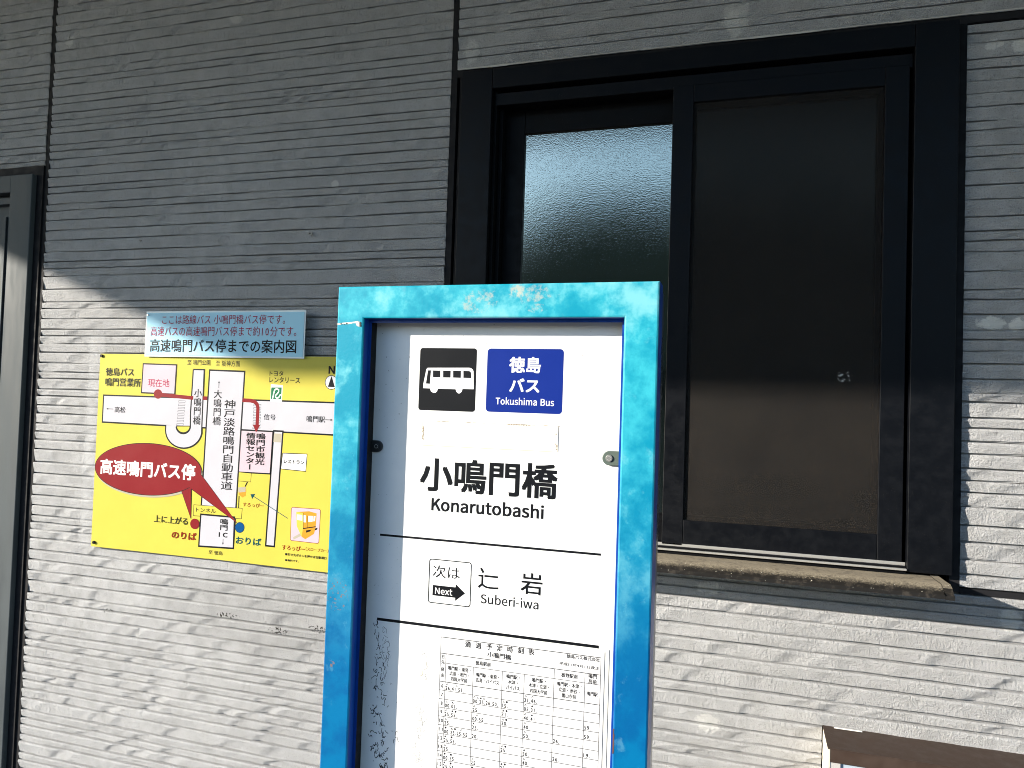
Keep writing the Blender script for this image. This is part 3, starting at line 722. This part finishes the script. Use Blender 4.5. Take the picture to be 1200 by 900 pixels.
area("car_picture", [Z5(425, 180), Z5(495, 190), Z5(497, 350), Z5(480, 440), Z5(430, 330)], 6.6, M_YEL)
M_SKYB = print_mat("pale window print", (.45, .62, .66), .35)
for q in ([(432, 205), (488, 212), (488, 272), (432, 262)], [(502, 215), (524, 215), (524, 290), (502, 288)], [(552, 220), (600, 222), (596, 282), (552, 286)], [(608, 222), (628, 224), (622, 275), (605, 280)]):
    area("car_window", [Z5(*p) for p in q], 7.3, M_SKYB)
t = MB(); stroke(t, mp_pts([Z5(495, 355), Z5(630, 335)], 7.3), .0022, L(7.6)); stroke(t, mp_pts([Z5(540, 218), Z5(540, 345)], 7.3), .0012, L(7.6)); stroke(t, mp_pts([Z5(498, 190), Z5(498, 350)], 7.3), .001, L(7.6)); t.build("outline", M_BLACKP, mp)
area("track_line", [Z5(525, 375), Z5(585, 365), Z5(570, 385), Z5(530, 398)], 7.4, M_BLACKP)
area("track_line", [Z5(620, 355), Z5(650, 345), Z5(645, 365), Z5(620, 375)], 7.4, M_BLACKP)
# emblem
area("emblem", [Z1(853, 376), Z1(905, 380), Z1(901, 455), Z1(850, 451)], 2, M_WHITEP)
def Z6(zx, zy): return (300 + zx / 12, 410 + zy / 12)
area("emblem", [Z6(215, 528), Z6(362, 528), Z6(355, 695), Z6(207, 692)], 3, M_GREEN)
t = MB(); stroke(t, mp_pts([Z6(232, 690), Z6(258, 575), Z6(275, 553), Z6(295, 550), Z6(318, 560), Z6(318, 590), Z6(300, 615), Z6(275, 640), Z6(275, 665), Z6(290, 678), Z6(318, 672), Z6(345, 625)], 4), .0033, L(4)); t.build("emblem_letter", M_WHITEP, mp)
area("north_mark", arc(*Z6(1060, 458), 86 / 12, 98 / 12, 0, 345, 23), 2, M_WHITEP, M_BLACKP, .0015)
area("north_arrow", [Z6(1062, 368), Z6(1110, 525), Z6(1010, 520)], 3.5, M_BLACKP)

LET = "lettering"
def mt(s, a, b, m=M_BLACKP, k=10, **kw): 
    text(LET, s, at(*a, L(k)), at(*b, L(k)), L(k), m, mp, lift=0, **kw)
mt("徳島バス", Z1(128, 303), Z1(250, 341)); mt("鳴門営業所", Z1(126, 347), Z1(280, 388))
mt("現在地", Z1(314, 352), Z1(406, 389), M_CRIM, bold=0)
mt("高松", Z1(167, 474), Z1(213, 502)); mt("信号", Z1(822, 507), Z1(873, 534)); mt("鳴門駅", Z1(1010, 514), Z1(1091, 545))
mt("至 鳴門公園", Z1(486, 268), Z1(586, 293), bold=0); mt("至 阪神方面", Z1(612, 271), Z1(716, 299), bold=0)
mt("トヨタ", Z1(848, 316), Z1(907, 340)); mt("レンタリース", Z1(847, 343), Z1(980, 372))
mt("N", Z1(1107, 296), Z1(1134, 330), bold=2)
mt("小鳴門橋", Z1(517, 396), Z1(543, 554), vertical=True); mt("大鳴門橋", Z1(603, 400), Z1(632, 557), vertical=True)
mt("神戸淡路鳴門自動車道", Z1(649, 444), Z1(683, 842), vertical=True, bold=1)
mt("鳴門市観光", Z1(789, 590), Z1(824, 732), vertical=True, bold=2); mt("情報センター", Z1(746, 588), Z1(779, 752), vertical=True, bold=2)
mt("高速鳴門バス停", Z1(105, 702), Z1(519, 800), M_WHITEP, 12, bold=2)
mt("レストラン", Z1(910, 706), Z1(999, 729), bold=2)
mt("上に上がる", Z2(340, 462), Z2(487, 507)); mt("のりば", Z2(417, 532), Z2(524, 576), M_REDT, bold=2); mt("おりば", Z2(699, 556), Z2(810, 600), M_TEAL, bold=2)
mt("トンネル", Z2(525, 430), Z2(611, 456)); mt("鳴門", Z2(630, 478), Z2(664, 533), vertical=True, bold=2); mt("IC", Z2(624, 538), Z2(662, 563), bold=3)
mt("至 徳島", Z2(580, 617), Z2(641, 641), bold=1)
mt("すろっぴー", Z2(730, 407), Z2(822, 433), M_REDT); mt("すろっぴー", Z2(903, 593), Z2(1002, 626), M_REDT, bold=2); mt("（スロープカー）", Z2(1006, 604), Z2(1106, 630), M_REDT)
mt("■行き先ボタンを押せば自動運行", Z2(916, 629), Z2(1098, 660), bold=2); mt("■無料です。", Z2(916, 656), Z2(975, 672), bold=2)
t = MB(); 
for a, b, hd in ((Z1(160, 485), Z1(134, 484), 1), (Z1(1092, 532), Z1(1120, 533), 1), (Z1(624, 392), Z1(625, 366), 1), (Z2(643, 568), Z2(642, 590), 1)):
    p, q = mp_pts([a, b], 10); stroke(t, [p, q], .0014, L(10)); d_ = (Vector(q) - Vector(p)).normalized(); n_ = Vector((-d_.y, d_.x)); e = Vector(q)
    h3 = [e + d_ * .003, e - d_ * .003 + n_ * .0025, e - d_ * .003 - n_ * .0025]; t.poly([(w.x, L(10.4), w.y) for w in h3])
t.build("direction_arrows", M_BLACKP, mp, kind="stuff")
for px, py in ((119.5, 417), (110.5, 635.5)):
    x, z = at(px, py, YM); t = MB(); t.disc(x, YM - .0035, z, .0042, 7, depth=.004); t.build("fixing_screw", M_BLACKP, mp)

# ------------------------------------------------------------------ pale blue note above the map
nt = thing("paper_note", "pale blue laminated note with red and black lettering above the yellow map", "note")
YN = D - .016
nx0 = at(171, 400, YN)[0]; nx1 = at(355, 400, YN)[0]; nz1 = at(260, 366, YN)[1]; nz0 = at(260, 417, YN)[1]
t = MB(); t.slab([(nx0, nz0), (nx1, nz0), (nx1, nz1), (nx0, nz1)], YN + .0006, YN + .0016); t.build("sheet", M_NOTE, nt)
m = mat("laminate edge", (.6, .68, .72), .2)
t = MB(); e = .004
t.slab([(nx0 - e, nz0 - e), (nx1 + e, nz0 - e), (nx1 + e, nz1 + e), (nx0 - e, nz1 + e)], YN + .0018, YN + .0024); t.build("clear_border", m, nt)
def Z7(zx, zy): return (165 + zx / 12.63, 360 + zy / 12.63)
def Z8(zx, zy): return (260 + zx / 12, 360 + zy / 12)
for s_, a, b, mm, bo in (("ここは路線バス 小鳴門橋バス停です。", Z7(318, 118), Z8(888, 238), M_CRIM, 0), ("高速バスの高速鳴門バス停まで約10分です。", Z7(150, 285), Z8(1045, 412), M_CRIM, 0),
                     ("高速鳴門バス停までの案内図", Z7(140, 470), Z8(1042, 650), M_BLACKP, 1)):
    text(LET, s_, at(*a, YN), at(*b, YN), YN, mm, nt, bold=bo, lift=.0001)
for px, py in ((173.5, 369),):
    x, z = at(px, py, YN); t = MB(); t.disc(x, YN - .002, z, .0025, 8, depth=.004); t.build("pin", M_SILVER, nt)

# ------------------------------------------------------------------ bus stop sign
sg = thing("bus_stop_sign", "blue framed bus stop sign with a white panel and timetable, standing before the wall", "sign")
sx0, sx1 = -.5890 * DS, -.1075 * DS; sz1 = .1732 * DS + CAMH; sz0 = sz1 - 1.02
ix0, ix1 = -.5438 * DS, -.1533 * DS; iz1 = .1248 * DS + CAMH; iz0 = sz0 + .04
YP = DS + .0327                                        # face of the white panel
def ring(name, o, i, loops, m, parent):
    """rectangular ring lofted through loops of (outer inset, inner inset, y)"""
    v = []; f = []
    for k, (ins, which, y) in enumerate(loops):
        x0, x1, z0, z1 = o if which == 'o' else i
        s_ = 1 if which == 'o' else -1
        v += [(x0 + s_ * ins, y, z0 + s_ * ins), (x1 - s_ * ins, y, z0 + s_ * ins), (x1 - s_ * ins, y, z1 - s_ * ins), (x0 + s_ * ins, y, z1 - s_ * ins)]
    for k in range(len(loops) - 1):
        for j in range(4):
            a = k * 4 + j; b = k * 4 + (j + 1) % 4; f.append((a, b, b + 4, a + 4))
    t = MB(); t.v = v; t.f = f; return t.build(name, m, parent)
O = (sx0, sx1, sz0, sz1); I = (ix0, ix1, iz0, iz1)
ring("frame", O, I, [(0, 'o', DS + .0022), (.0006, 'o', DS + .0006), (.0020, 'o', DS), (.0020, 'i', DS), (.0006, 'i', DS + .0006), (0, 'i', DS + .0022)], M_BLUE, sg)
M_BLUE2 = dark_metal("shaded blue paint", (.0, .045, .26), .35)  # deeper copy of the frame paint; the sides' shade is put into its colour
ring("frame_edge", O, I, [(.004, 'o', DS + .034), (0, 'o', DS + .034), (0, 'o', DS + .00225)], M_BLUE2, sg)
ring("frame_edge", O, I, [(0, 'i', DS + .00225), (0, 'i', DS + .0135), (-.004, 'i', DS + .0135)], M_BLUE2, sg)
# rubber gasket behind the painted lip
ring("gasket", O, I, [(-.003, 'i', DS + .0136), (-.0012, 'i', DS + .0136), (-.0012, 'i', YP - .0002)], M_CAULK, sg)
m = mat("grey casing metal", (.05, .075, .11), .30, spec=.6); t = NT(m); m.node_tree.nodes["Principled BSDF"].inputs["Metallic"].default_value = .55
t.link(t.ramp(t.noise(20, 4, .6), .3, .7, .2, .42), t.b.inputs["Roughness"])
ring("casing", O, I, [(.003, 'o', DS + .0341), (.003, 'o', DS + .081), (.006, 'o', DS + .083), (.17, 'o', DS + .083)], m, sg)
t = MB(); t.box(ix0 + .0005, ix1 - .0005, YP, YP + .003, iz0 + .0005, iz1 - .0005); board = t.build("panel", M_BOARD, sg)
t = MB(); t.box(sx0 + .01, sx1 - .01, YP + .02, DS + .0825, sz0 + .01, sz1 - .01); t.build("back_plate", m, sg)
# feet of the stand
for x in (sx0 + .05, sx1 - .05):
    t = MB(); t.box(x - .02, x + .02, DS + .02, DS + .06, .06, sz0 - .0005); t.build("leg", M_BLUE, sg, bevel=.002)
m = mat("concrete base", (.35, .34, .32), .9)
t = MB(); t.box(sx0 - .02, sx1 + .02, DS - .12, DS + .2, 0.001, .06); t.build("base", m, sg, bevel=.006)
# cracked seam and peeled spot at the top left mitre
x0_, z_ = at(395.5, 380.2, DS); x1_, z2_ = at(420, 377.5, DS)
m = mat("bare primer", (.62, .60, .52), .7); m2 = mat("crack shadow gap", (.03, .04, .04), .9)
t = MB(); rc = random.Random(2); n = 16
up = [(x0_ + (x1_ - x0_) * i / n, z_ + (z2_ - z_) * i / n + .0009 + rc.uniform(0, .0006)) for i in range(n + 1)]
lo = [(x, z - .0016 - rc.uniform(0, .0012)) for x, z in up]
for i in range(n): t.poly([(up[i][0], DS - .0003, up[i][1]), (up[i + 1][0], DS - .0003, up[i + 1][1]), (lo[i + 1][0], DS - .0001, lo[i + 1][1]), (lo[i][0], DS - .0001, lo[i][1])])
t.build("paint_crack", m, sg)
t = MB()
for (a, b, r_) in ((400, 379.5, .0012), (403.5, 380, .0009), (406.5, 379.3, .0013), (422.6, 378.7, .001), (422.7, 381.5, .0011)):
    x, z = at(a, b, DS); t.disc(x, DS - .0005, z, r_, 6, rz_=r_ * (.6 if a < 415 else 1.6))
t.build("paint_chip", m2, sg)
t = MB(); x, z = at(419.4, 380, DS)
t.poly([(x - .003, DS - .0004, z + .001), (x + .002, DS - .0004, z + .0034), (x + .0024, DS - .0004, z - .003), (x - .001, DS - .0004, z - .0022)]); t.build("paint_chip", m, sg)
m3 = mat("rust", (.12, .05, .035), .9)
t = MB(); x, z = at(716.5, 868, DS)
pts = []
for i in range(9): pts.append((ix1 + .0002 + (0.0006 + .0012 * rc.random()), z + .013 - i * .0033))
for i in range(8): t.poly([(ix1 + .0001, DS - .0002, pts[i][1]), (pts[i][0], DS - .0002, pts[i][1]), (pts[i + 1][0], DS - .0002, pts[i + 1][1]), (ix1 + .0001, DS - .0002, pts[i + 1][1])])
t.build("paint_chip", m3, sg)

PL = lambda k: YP - .00004 * k
def pq(pts, k): return [at(x, y, PL(k)) for x, y in pts]
# pictogram plate
def Z9(zx, zy): return (480 + zx / 6.316, 395 + zy / 6.316)
(x0, z1), (x1, _z) = pq([Z9(80, 80), Z9(500, 85)], 2); z0 = pq([Z9(75, 540)], 2)[0][1]
t = MB(); t.poly([(a, PL(2), b) for a, b in rrect(x0, x1, z0, z1, .0035)]); pic = t.build("pictogram_plate", M_BLACKP, sg)
def shp(name, pts, k, m, parent, Z=Z9):
    t = MB(); t.poly([(a, PL(k), b) for a, b in pq([Z(*p) for p in pts], k)]); return t.build(name, m, parent)
body = [(101, 378), (102, 345), (124, 238), (134, 227), (440, 227), (455, 230), (466, 239), (473, 252), (474, 386), (392, 384), (385, 405), (372, 417), (360, 417), (347, 406), (340, 386), (210, 382), (203, 402), (190, 413), (175, 413), (158, 402), (150, 380)]
shp("bus_symbol", body, 3, M_WHITEP, pic)
for q in ([(173, 247), (228, 248), (228, 298), (173, 298)], [(248, 248), (304, 249), (303, 300), (248, 299)], [(322, 249), (380, 250), (379, 302), (322, 300)],
          [(398, 250), (438, 251), (450, 256), (455, 266), (457, 304), (398, 302)], [(136, 246), (158, 246), (150, 346), (121, 344)]):
    shp("bus_symbol_window", q, 4, M_BLACKP, pic)
(x0, z1), (x1, _z) = pq([Z9(578, 84), Z9(1143, 95)], 2); z0 = pq([Z9(570, 552)], 2)[0][1]
t = MB(); t.poly([(a, PL(2), b) for a, b in rrect(x0, x1, z0, z1, .0045)]); comp = t.build("company_plate", M_BLUEP, sg)
def st(s, a, b, m=M_BLACKP, k=4, parent=sg, **kw): text(LET, s, at(*a, PL(k)), at(*b, PL(k)), PL(k), m, parent, lift=0, **kw)
st("徳島", Z9(740, 145), Z9(970, 268), M_WHITEP, parent=comp, bold=2); st("バス", Z9(740, 304), Z9(960, 412), M_WHITEP, parent=comp, bold=2)
st("Tokushima Bus", Z9(638, 444), Z9(1068, 512), M_WHITEP, parent=comp, bold=1)
# blanked-out label
m = mat("yellowed label", (.66, .64, .575), .55); m4 = mat("label dirt", (.26, .21, .15), .9)
(x0, z1), = pq([Z9(97, 618)], 1); (x1, z0), = pq([Z9(1095, 848)], 1)
z0 = pq([Z9(97, 800)], 1)[0][1]
t = MB(); t.slab([(x0, z0), (x1, z0), (x1, z1), (x0, z1)], YP - .0005, YP - .00005); lab = t.build("blank_label", m, sg)
t = MB()
for i in range(26):
    z = z1 - .004 - (z1 - z0 - .006) * i / 26; r_ = rc.uniform(.0003, .0011)
    if 3 < i < 21: t.disc(x0 + .0012 + rc.uniform(-.0006, .0008), YP - .0006 - i * 2e-6, z, r_, 6)
    if i > 17 or i in (6, 7): t.disc(x1 - .0012 - rc.uniform(-.0004, .0014), YP - .0006 - i * 2e-6, z, r_ * .8, 6)
for i in range(14):
    a = x0 + (x1 - x0) * (.64 + .012 * i); t.poly([(a, YP - .00055, z1 + .0002), (a + .0014, YP - .00055, z1 + .0002), (a + .0014, YP - .00055, z1 - .0012 - rc.uniform(0, .0008)), (a, YP - .00055, z1 - .0010)])
for i in range(20):
    a = x0 + (x1 - x0) * rc.random(); t.poly([(a, YP - .00058, z1 + .0001), (a + .004, YP - .00058, z1 + .0001), (a + .004, YP - .00058, z1 - .0004), (a, YP - .00058, z1 - .0004)])
t.build("label_dirt", m4, lab, kind="stuff")
m5 = mat("label edge shade", (.5, .47, .4), .8)
t = MB(); stroke(t, [(x0, z0), (x1, z0), (x1, z1), (x0, z1)], .0007, YP - .00053, closed=True); t.build("label_edge", m5, lab)
def Z10(zx, zy): return (480 + zx / 6.316, 525 + zy / 6.316)
st("小鳴門橋", Z10(82, 66), Z10(1092, 384), bold=2)
st("Konarutobashi", Z10(163, 362), Z10(992, 528), bold=2)
def line(a, b, w, k=4, name="rule_line", parent=sg, m=M_BLACKP):
    (p0, q0), (p1, q1) = pq([a, b], k); q = (q0 + q1) / 2
    t = MB(); t.poly([(p0, PL(k), q - w / 2), (p1, PL(k), q - w / 2), (p1, PL(k), q + w / 2), (p0, PL(k), q + w / 2)]); t.build(name, m, parent)
line((445.3, 627.2), (704.3, 649.3), .0026); line((441.8, 725.5), (701.8, 758.0), .0034)
def Z11(zx, zy): return (490 + zx / 7.06, 645 + zy / 7.06)
(a, b), = pq([Z11(96, 70)], 4); (c, d), = pq([Z11(428, 468)], 4)
t = MB(); stroke(t, rrect(a, c, d, b, .003), .0011, PL(4), closed=True); t.build("box_outline", M_BLACKP, sg)
st("次は", Z11(124, 118), Z11(343, 245), bold=0)
def rp(zx, zy): return pq([Z11(zx, zy)], 4)[0]
ax0, az1 = rp(121, 285); _, az0 = rp(120, 371); ax1, _ = rp(308, 350); _, hz1 = rp(315, 278); _, hz0 = rp(308, 418); tx, tz = rp(388, 353)
tz = (hz1 + hz0) / 2; az_m = (az1 + az0) / 2
t = MB(); t.poly([(p, PL(4), q) for p, q in [(ax0, az0), (ax1, az0), (ax1, hz0), (tx, tz), (ax1, hz1), (ax1, az1), (ax0, az1)]]); t.build("next_arrow", M_BLACKP, sg)
st("Next", Z11(141, 306), Z11(282, 375), M_WHITEP, 6, bold=1)
st("辷", Z11(500, 141), Z11(665, 328), bold=1); st("岩", Z11(852, 180), Z11(1026, 376), bold=1)
st("Suberi-iwa", Z11(518, 355), Z11(995, 492), bold=1)
# scribbly dark remains of old adhesive in vertical runs
rs_ = random.Random(21); res = MB(); res2 = MB()
def squiggle(mb, x, z, n, step, w, up=True):
    p = [(x, z)]; a = rs_.uniform(0, 6.28)
    for _ in range(n):
        a += rs_.uniform(-1.3, 1.3); dx_, dz_ = math.cos(a) * step * .8, math.sin(a) * step * 1.25
        p.append((p[-1][0] + dx_, p[-1][1] + dz_))
    stroke(mb, p, w, PL(1) - rs_.uniform(0, 1e-5))
for (px, py, sx_, sz_, n, w) in ((452, 768, .0035, .012, 30, .0004), (441, 745, .002, .012, 8, .0008), (443, 762, .002, .012, 6, .0006), (441, 800, .0012, .030, 18, .0007), (448, 815, .0014, .028, 18, .0007),
                             (438, 845, .0012, .018, 12, .0008), (449, 860, .0016, .020, 16, .0007), (440, 880, .001, .012, 8, .0008), (449, 893, .0025, .016, 20, .0008), (462, 868, .001, .006, 3, .0006)):
    x, z = at(px, py, YP)
    for _ in range(n): squiggle(res, x + rs_.gauss(0, sx_), z + rs_.gauss(0, sz_), rs_.randint(2, 6), .0016, w)
for (px, py, sx_, sz_, n, w) in ((494, 835, .0014, .012, 8, .0005), (492, 862, .0018, .018, 12, .0005), (488, 885, .002, .012, 10, .0005), (494, 766, .001, .002, 2, .0005), (497, 787, .003, .002, 4, .0006)):
    x, z = at(px, py, YP)
    for _ in range(n): squiggle(res2, x + rs_.gauss(0, sx_), z + rs_.gauss(0, sz_), rs_.randint(3, 7), .0018, w)
res.build("adhesive_residue", M_BLACKP, sg, kind="stuff"); res2.build("adhesive_residue", mat("grey residue", (.22, .22, .21), .8), sg, kind="stuff")
# two clips holding the panel
M_CLIPB = dark_metal("black clip", (.02, .022, .024), .45); M_CLIP = dark_metal("weathered steel clip", (.075, .10, .085), .5)
for cx_, cy_, side, r_, mm, lb in ((441.5, 523, -1, .0072, M_CLIPB, "black clip in the shaded left side"), (714, 537, 1, .0082, M_CLIP, "weathered grey green clip in the sun")):
    x, z = at(cx_, cy_, YP - .004); e = ix0 if side < 0 else ix1
    pts = [(x + side * -1 * r_ * math.cos(math.radians(a)), z + r_ * math.sin(math.radians(a))) for a in range(-90, 91, 12)]
    pts = pts + [(e - side * .0002, z + r_), (e - side * .0002, z - r_)]
    t = MB(); t.slab(pts, YP - .004, YP - .0002); o = t.build("clip", mm, sg, bevel=.0008); o["label"] = lb
    t = MB(); t.disc(x, YP - .0056, z, .0040, 18, depth=.0015); w = t.build("washer", M_SCREW if side > 0 else mm, o, bevel=.0004)
    t = MB(); stroke(t, [(x + .0022 * math.cos(a * .5), z + .0022 * math.sin(a * .5)) for a in range(13)], .0005, YP - .0058); t.build("screw_head", M_SILVER, o)

# ------------------------------------------------------------------ timetable sheet
tt = thing("timetable_sheet", "white paper timetable with a fine black grid in the lower part of the sign", "timetable")
YT = YP - .0012
TL = lambda k: YT - .00004 * k
m = print_mat("timetable paper", (.66, .66, .665), .4)
def tp(px, py, k=1): return at(px, py, TL(k))
p0 = tp(512, 739); p1 = tp(708.5, 765)
tz0 = iz0 + .05
t = MB(); t.slab([(p0[0], tz0), (p1[0], tz0), (p1[0], p0[1]), (p0[0], p0[1])], YT, YT + .0004); t.build("sheet", m, tt)
t = MB(); t.slab([(p0[0] - .006, tz0 - .005), (p1[0] + .005, tz0 - .005), (p1[0] + .005, p0[1] + .003), (p0[0] - .006, p0[1] + .003)], YT + .0006, YT + .0009); t.build("clear_sleeve", mat("yellowish sleeve", (.64, .64, .60), .3), tt)
def T1(zx, zy): return (510 + zx / 10.909, 740 + zy / 10.909)
def T2(zx, zy): return (610 + zx / 10.909, 750 + zy / 10.909)
def T3(zx, zy): return (505 + zx / 10.909, 818 + zy / 10.909)
def T4(zx, zy): return (605 + zx / 10.909, 818 + zy / 10.909)
cxs = [tp(*T1(68, 300))[0], tp(*T1(133, 450))[0], tp(*T1(487, 470))[0], tp(*T1(858, 520))[0], tp(*T2(48, 440))[0], tp(*T2(431, 400))[0], tp(*T2(824, 440))[0], tp(*T2(1030, 200))[0]]
zA = tp(*T1(68, 68))[1]; zB = tp(*T1(66, 275))[1]; zC = tp(*T1(135, 405))[1]; zD_ = tp(*T1(60, 635))[1]
zrow = [zD_]
zl = tp(*T3(80, 780))[1]                                 # rule under row 14 at the left edge
pitch = (zD_ - zl) / 9.0
for i in range(1, 17): zrow.append(zD_ - pitch * i)
g = MB(); g2 = MB()
def hl(mb, x0, x1, z, w=.0007, k=1): mb.poly([(x0, TL(k), z - w / 2), (x1, TL(k), z - w / 2), (x1, TL(k), z + w / 2), (x0, TL(k), z + w / 2)])
def vl(mb, x, z0, z1, w=.0007, k=1.4): mb.poly([(x - w / 2, TL(k), z0), (x + w / 2, TL(k), z0), (x + w / 2, TL(k), z1), (x - w / 2, TL(k), z1)])
zE = zrow[-1]
hl(g, cxs[0], cxs[7], zA, .0008); hl(g, cxs[0], cxs[7], zB, .0008); hl(g, cxs[0], cxs[7], zD_, .0008); hl(g2, cxs[1], cxs[7], zC)
for z in zrow[1:]: hl(g2, cxs[0], cxs[7], z)
vl(g, cxs[0], zE, zA, .0006); vl(g, cxs[7], zE, zA, .0006); vl(g2, cxs[1], zE, zB)
for i in (2, 3, 4): vl(g2, cxs[i], zE, zC)
for i in (5, 6): vl(g2, cxs[i], zE, zB)
g.build("grid_border", M_INK, tt); g2.build("grid_lines", mat("fine grey ink", (.07, .07, .075), .5, spec=.1), tt)
PR = MB(); SYM = MB()
def tx2(s, a, b, bold=1, fine=None): text(LET, s, a, b, TL(2), None, tt, bold=2, lift=0, mb=PR if fine is None else fine)
def cell(s, xc, zc, h, adv=.95, bold=1):
    w = h * adv * sum(1 if ord(c) > 127 else .62 for c in s); tx2(s, (xc - w / 2, zc + h / 2), (xc + w / 2, zc - h / 2), bold)
for i, ch in enumerate("通過予定時刻表"):
    a = tp(*T1(385 + i * 134.5, 122 + i * 16)); h = .0070; tx2(ch, (a[0], a[1]), (a[0] + .0072, a[1] - h), 1)
a = tp(*T1(668, 256)); b = tp(*T1(970, 368)); tx2("小鳴門橋", a, b, 1)
a = tp(*T2(590, 178)); b = tp(*T2(1016, 284)); tx2("徳島バス株式会社", a, b, 1)
a = tp(*T2(495, 275)); b = tp(*T2(1005, 386)); tx2("平成31年4月1日改正", a, b, 1)
H = .0050
cell("行", (cxs[0] + cxs[1]) / 2, zB - .0042, H * .9); cell("先", (cxs[0] + cxs[1]) / 2, zB - .0102, H * .9); cell("経", (cxs[0] + cxs[1]) / 2, zC - .0075, H * .9); cell("由", (cxs[0] + cxs[1]) / 2, zC - .0145, H * .9)
zc = (zB + zC) / 2
cell("徳島駅前", (cxs[2] + cxs[3]) / 2 - .006, zc, H); cell("板野駅南", (cxs[5] + cxs[6]) / 2, zc, H); cell("鳴門", (cxs[6] + cxs[7]) / 2, zc + .0029, H); cell("局前", (cxs[6] + cxs[7]) / 2, zc - .0029, H)
zm = (zC + zD_) / 2
for c, ls in ((1, ("鳴門駅・東発・", "広島・老門・", "四国大学前")), (2, ("鳴門駅・東発・", "広島・バイパス")), (3, ("鳴門駅・", "木津・", "バイパス")), (4, ("鳴門駅・", "木津・立道・", "四国大学前")), (5, ("鳴門駅・木津・", "立道・池谷・", "霊山寺前")), (6, ("鳴門駅",))):
    for i, s_ in enumerate(ls): cell(s_, (cxs[c] + cxs[c + 1]) / 2, zm + ((len(ls) - 1) / 2 - i) * .0062, H, .82)
DATA = {1: {0: "26.41.51.", 2: "00.01.", 3: "25.55.", 4: "25.", 5: "00.25.25.55.", 6: "25.55.", 7: "25.", 8: "00.55.", 9: "25.55.", 10: "25.55.", 11: "25.55.", 12: "25."},
        2: {1: "00.25.26.50.", 2: "25.", 3: "00.55.", 4: "25.", 5: "20.", 8: "25.", 9: "25.55.", 11: "25.", 12: "00."},
        3: {1: "15.", 2: "31.", 3: "20.", 6: "25.", 8: "25.", 10: "20."},
        4: {0: "31.46.", 1: "05.31.", 2: "40.41.", 3: "40.", 4: "50.", 6: "50.", 7: "40.", 9: "40.", 11: "31."},
        5: {4: "26.", 6: "26.", 8: "25.", 10: "26."}, 6: {2: "59.", 3: "59.", 5: "19."}}
MK = {1: {0: "△  △", 2: "△ ▲", 3: "△ ▲●", 4: "△", 5: "● ▲● △", 6: "▲ ●", 7: "△", 8: "● ●", 9: "▲ ●"}, 2: {1: "△△▲△", 2: "△", 3: " △", 4: "▲", 8: "△", 9: "● △"},
      3: {1: "△●", 2: "▲●", 3: "△●", 6: "△●", 8: "▲●"}, 4: {0: "△ △", 1: "△ ▲", 2: "△ ▲", 3: "△", 4: "△", 6: "▲", 7: "△"}}
for c, dd in DATA.items():
    for r_, s_ in dd.items():
        h = .0046; x = cxs[c] + .0008; z = zrow[r_ + 1] + .0010; n = len(s_) // 3
        tx2(s_, (x, z + h), (x + n * .0079 - .0006, z), 1)
for c, dd in MK.items():
    for r_, s_ in dd.items():
        for i, ch in enumerate(s_):
            x = cxs[c] + .0026 + i * .0040; z = zrow[r_ + 1] + .0079
            if ch == '●': SYM.disc(x, TL(2), z, .00125, 10)
            elif ch == '▲': SYM.poly([(x - .0014, TL(2), z - .0011), (x + .0014, TL(2), z - .0011), (x, TL(2), z + .0013)])
            elif ch == '△': stroke(SYM, [(x - .0011, z - .0009), (x + .0011, z - .0009), (x, z + .0010)], .0004, TL(2), closed=True)
for r_ in range(16):
    cell(str(6 + r_), (cxs[0] + cxs[1]) / 2, (zrow[r_] + zrow[r_ + 1]) / 2, .0042)
flush_text()
PR.build("timetable_print", M_INK, tt, kind="stuff"); SYM.build("timetable_symbols", M_INK, tt, kind="stuff")

# ------------------------------------------------------------------ brown topped box low on the wall
bx = thing("wall_box", "brown metal box with a sunlit cream side, low on the wall at the right", "box")
# distance of its front from the wall, from the offset of its top corners
PB = .088
fx0, fz = at(973.5, 877.5, D - PB)
x1 = XFAR
fz = BOXZ - .004
M_BR = dark_metal("brown painted metal", (.042, .026, .019), .6); M_CREAM = mat("cream painted side", (.62, .58, .48), .6)
t = MB(); i = .0018
t.v = [(BOXX, D + .01, BOXZ), (x1, D + .01, BOXZ), (x1, D - PB, fz), (BOXX, D - PB, fz), (BOXX, D + .01, BOXZ - i), (x1, D + .01, BOXZ - i), (x1, D - PB, fz - i), (BOXX, D - PB, fz - i)]
t.f = [(0, 1, 2, 3), (7, 6, 5, 4), (0, 3, 7, 4), (1, 5, 6, 2), (3, 2, 6, 7), (0, 4, 5, 1)]
t.build("lid", M_BR, bx)
t = MB(); t.box(BOXX + .0012, BOXX + .004, D - PB + .001, D + .0105, BOXZ - .62, fz - i - .0003); t.build("side_panel", M_CREAM, bx)
t = MB(); t.box(BOXX + .0042, x1, D - PB + .0015, D - PB + .02, fz - .026, fz - i - .0003); t.build("front_rail", M_BR, bx, bevel=.001)
t = MB(); t.box(BOXX + .0042, BOXX + .022, D - PB + .0022, D - PB + .02, BOXZ - .62, fz - .0263); t.build("front_stile", mat("pale grey stile", (.42, .41, .40), .5), bx)
t = MB(); t.box(BOXX + .0223, x1, D - PB + .006, D - PB + .012, BOXZ - .62, fz - .0263); t.build("front_panel", mat("pale blue panel", (.36, .43, .5), .3), bx)
# the slab meets the siding under a thin bright line of sealant
t = MB(); t.prism([(D + .0005, BOXZ + .0003), (D + .0005, BOXZ + .0022), (D - .002, BOXZ + .0006)], BOXX + .02, BOXX + .07); t.build("sealant_bead", mat("white sealant", (.7, .69, .66), .5), bx)
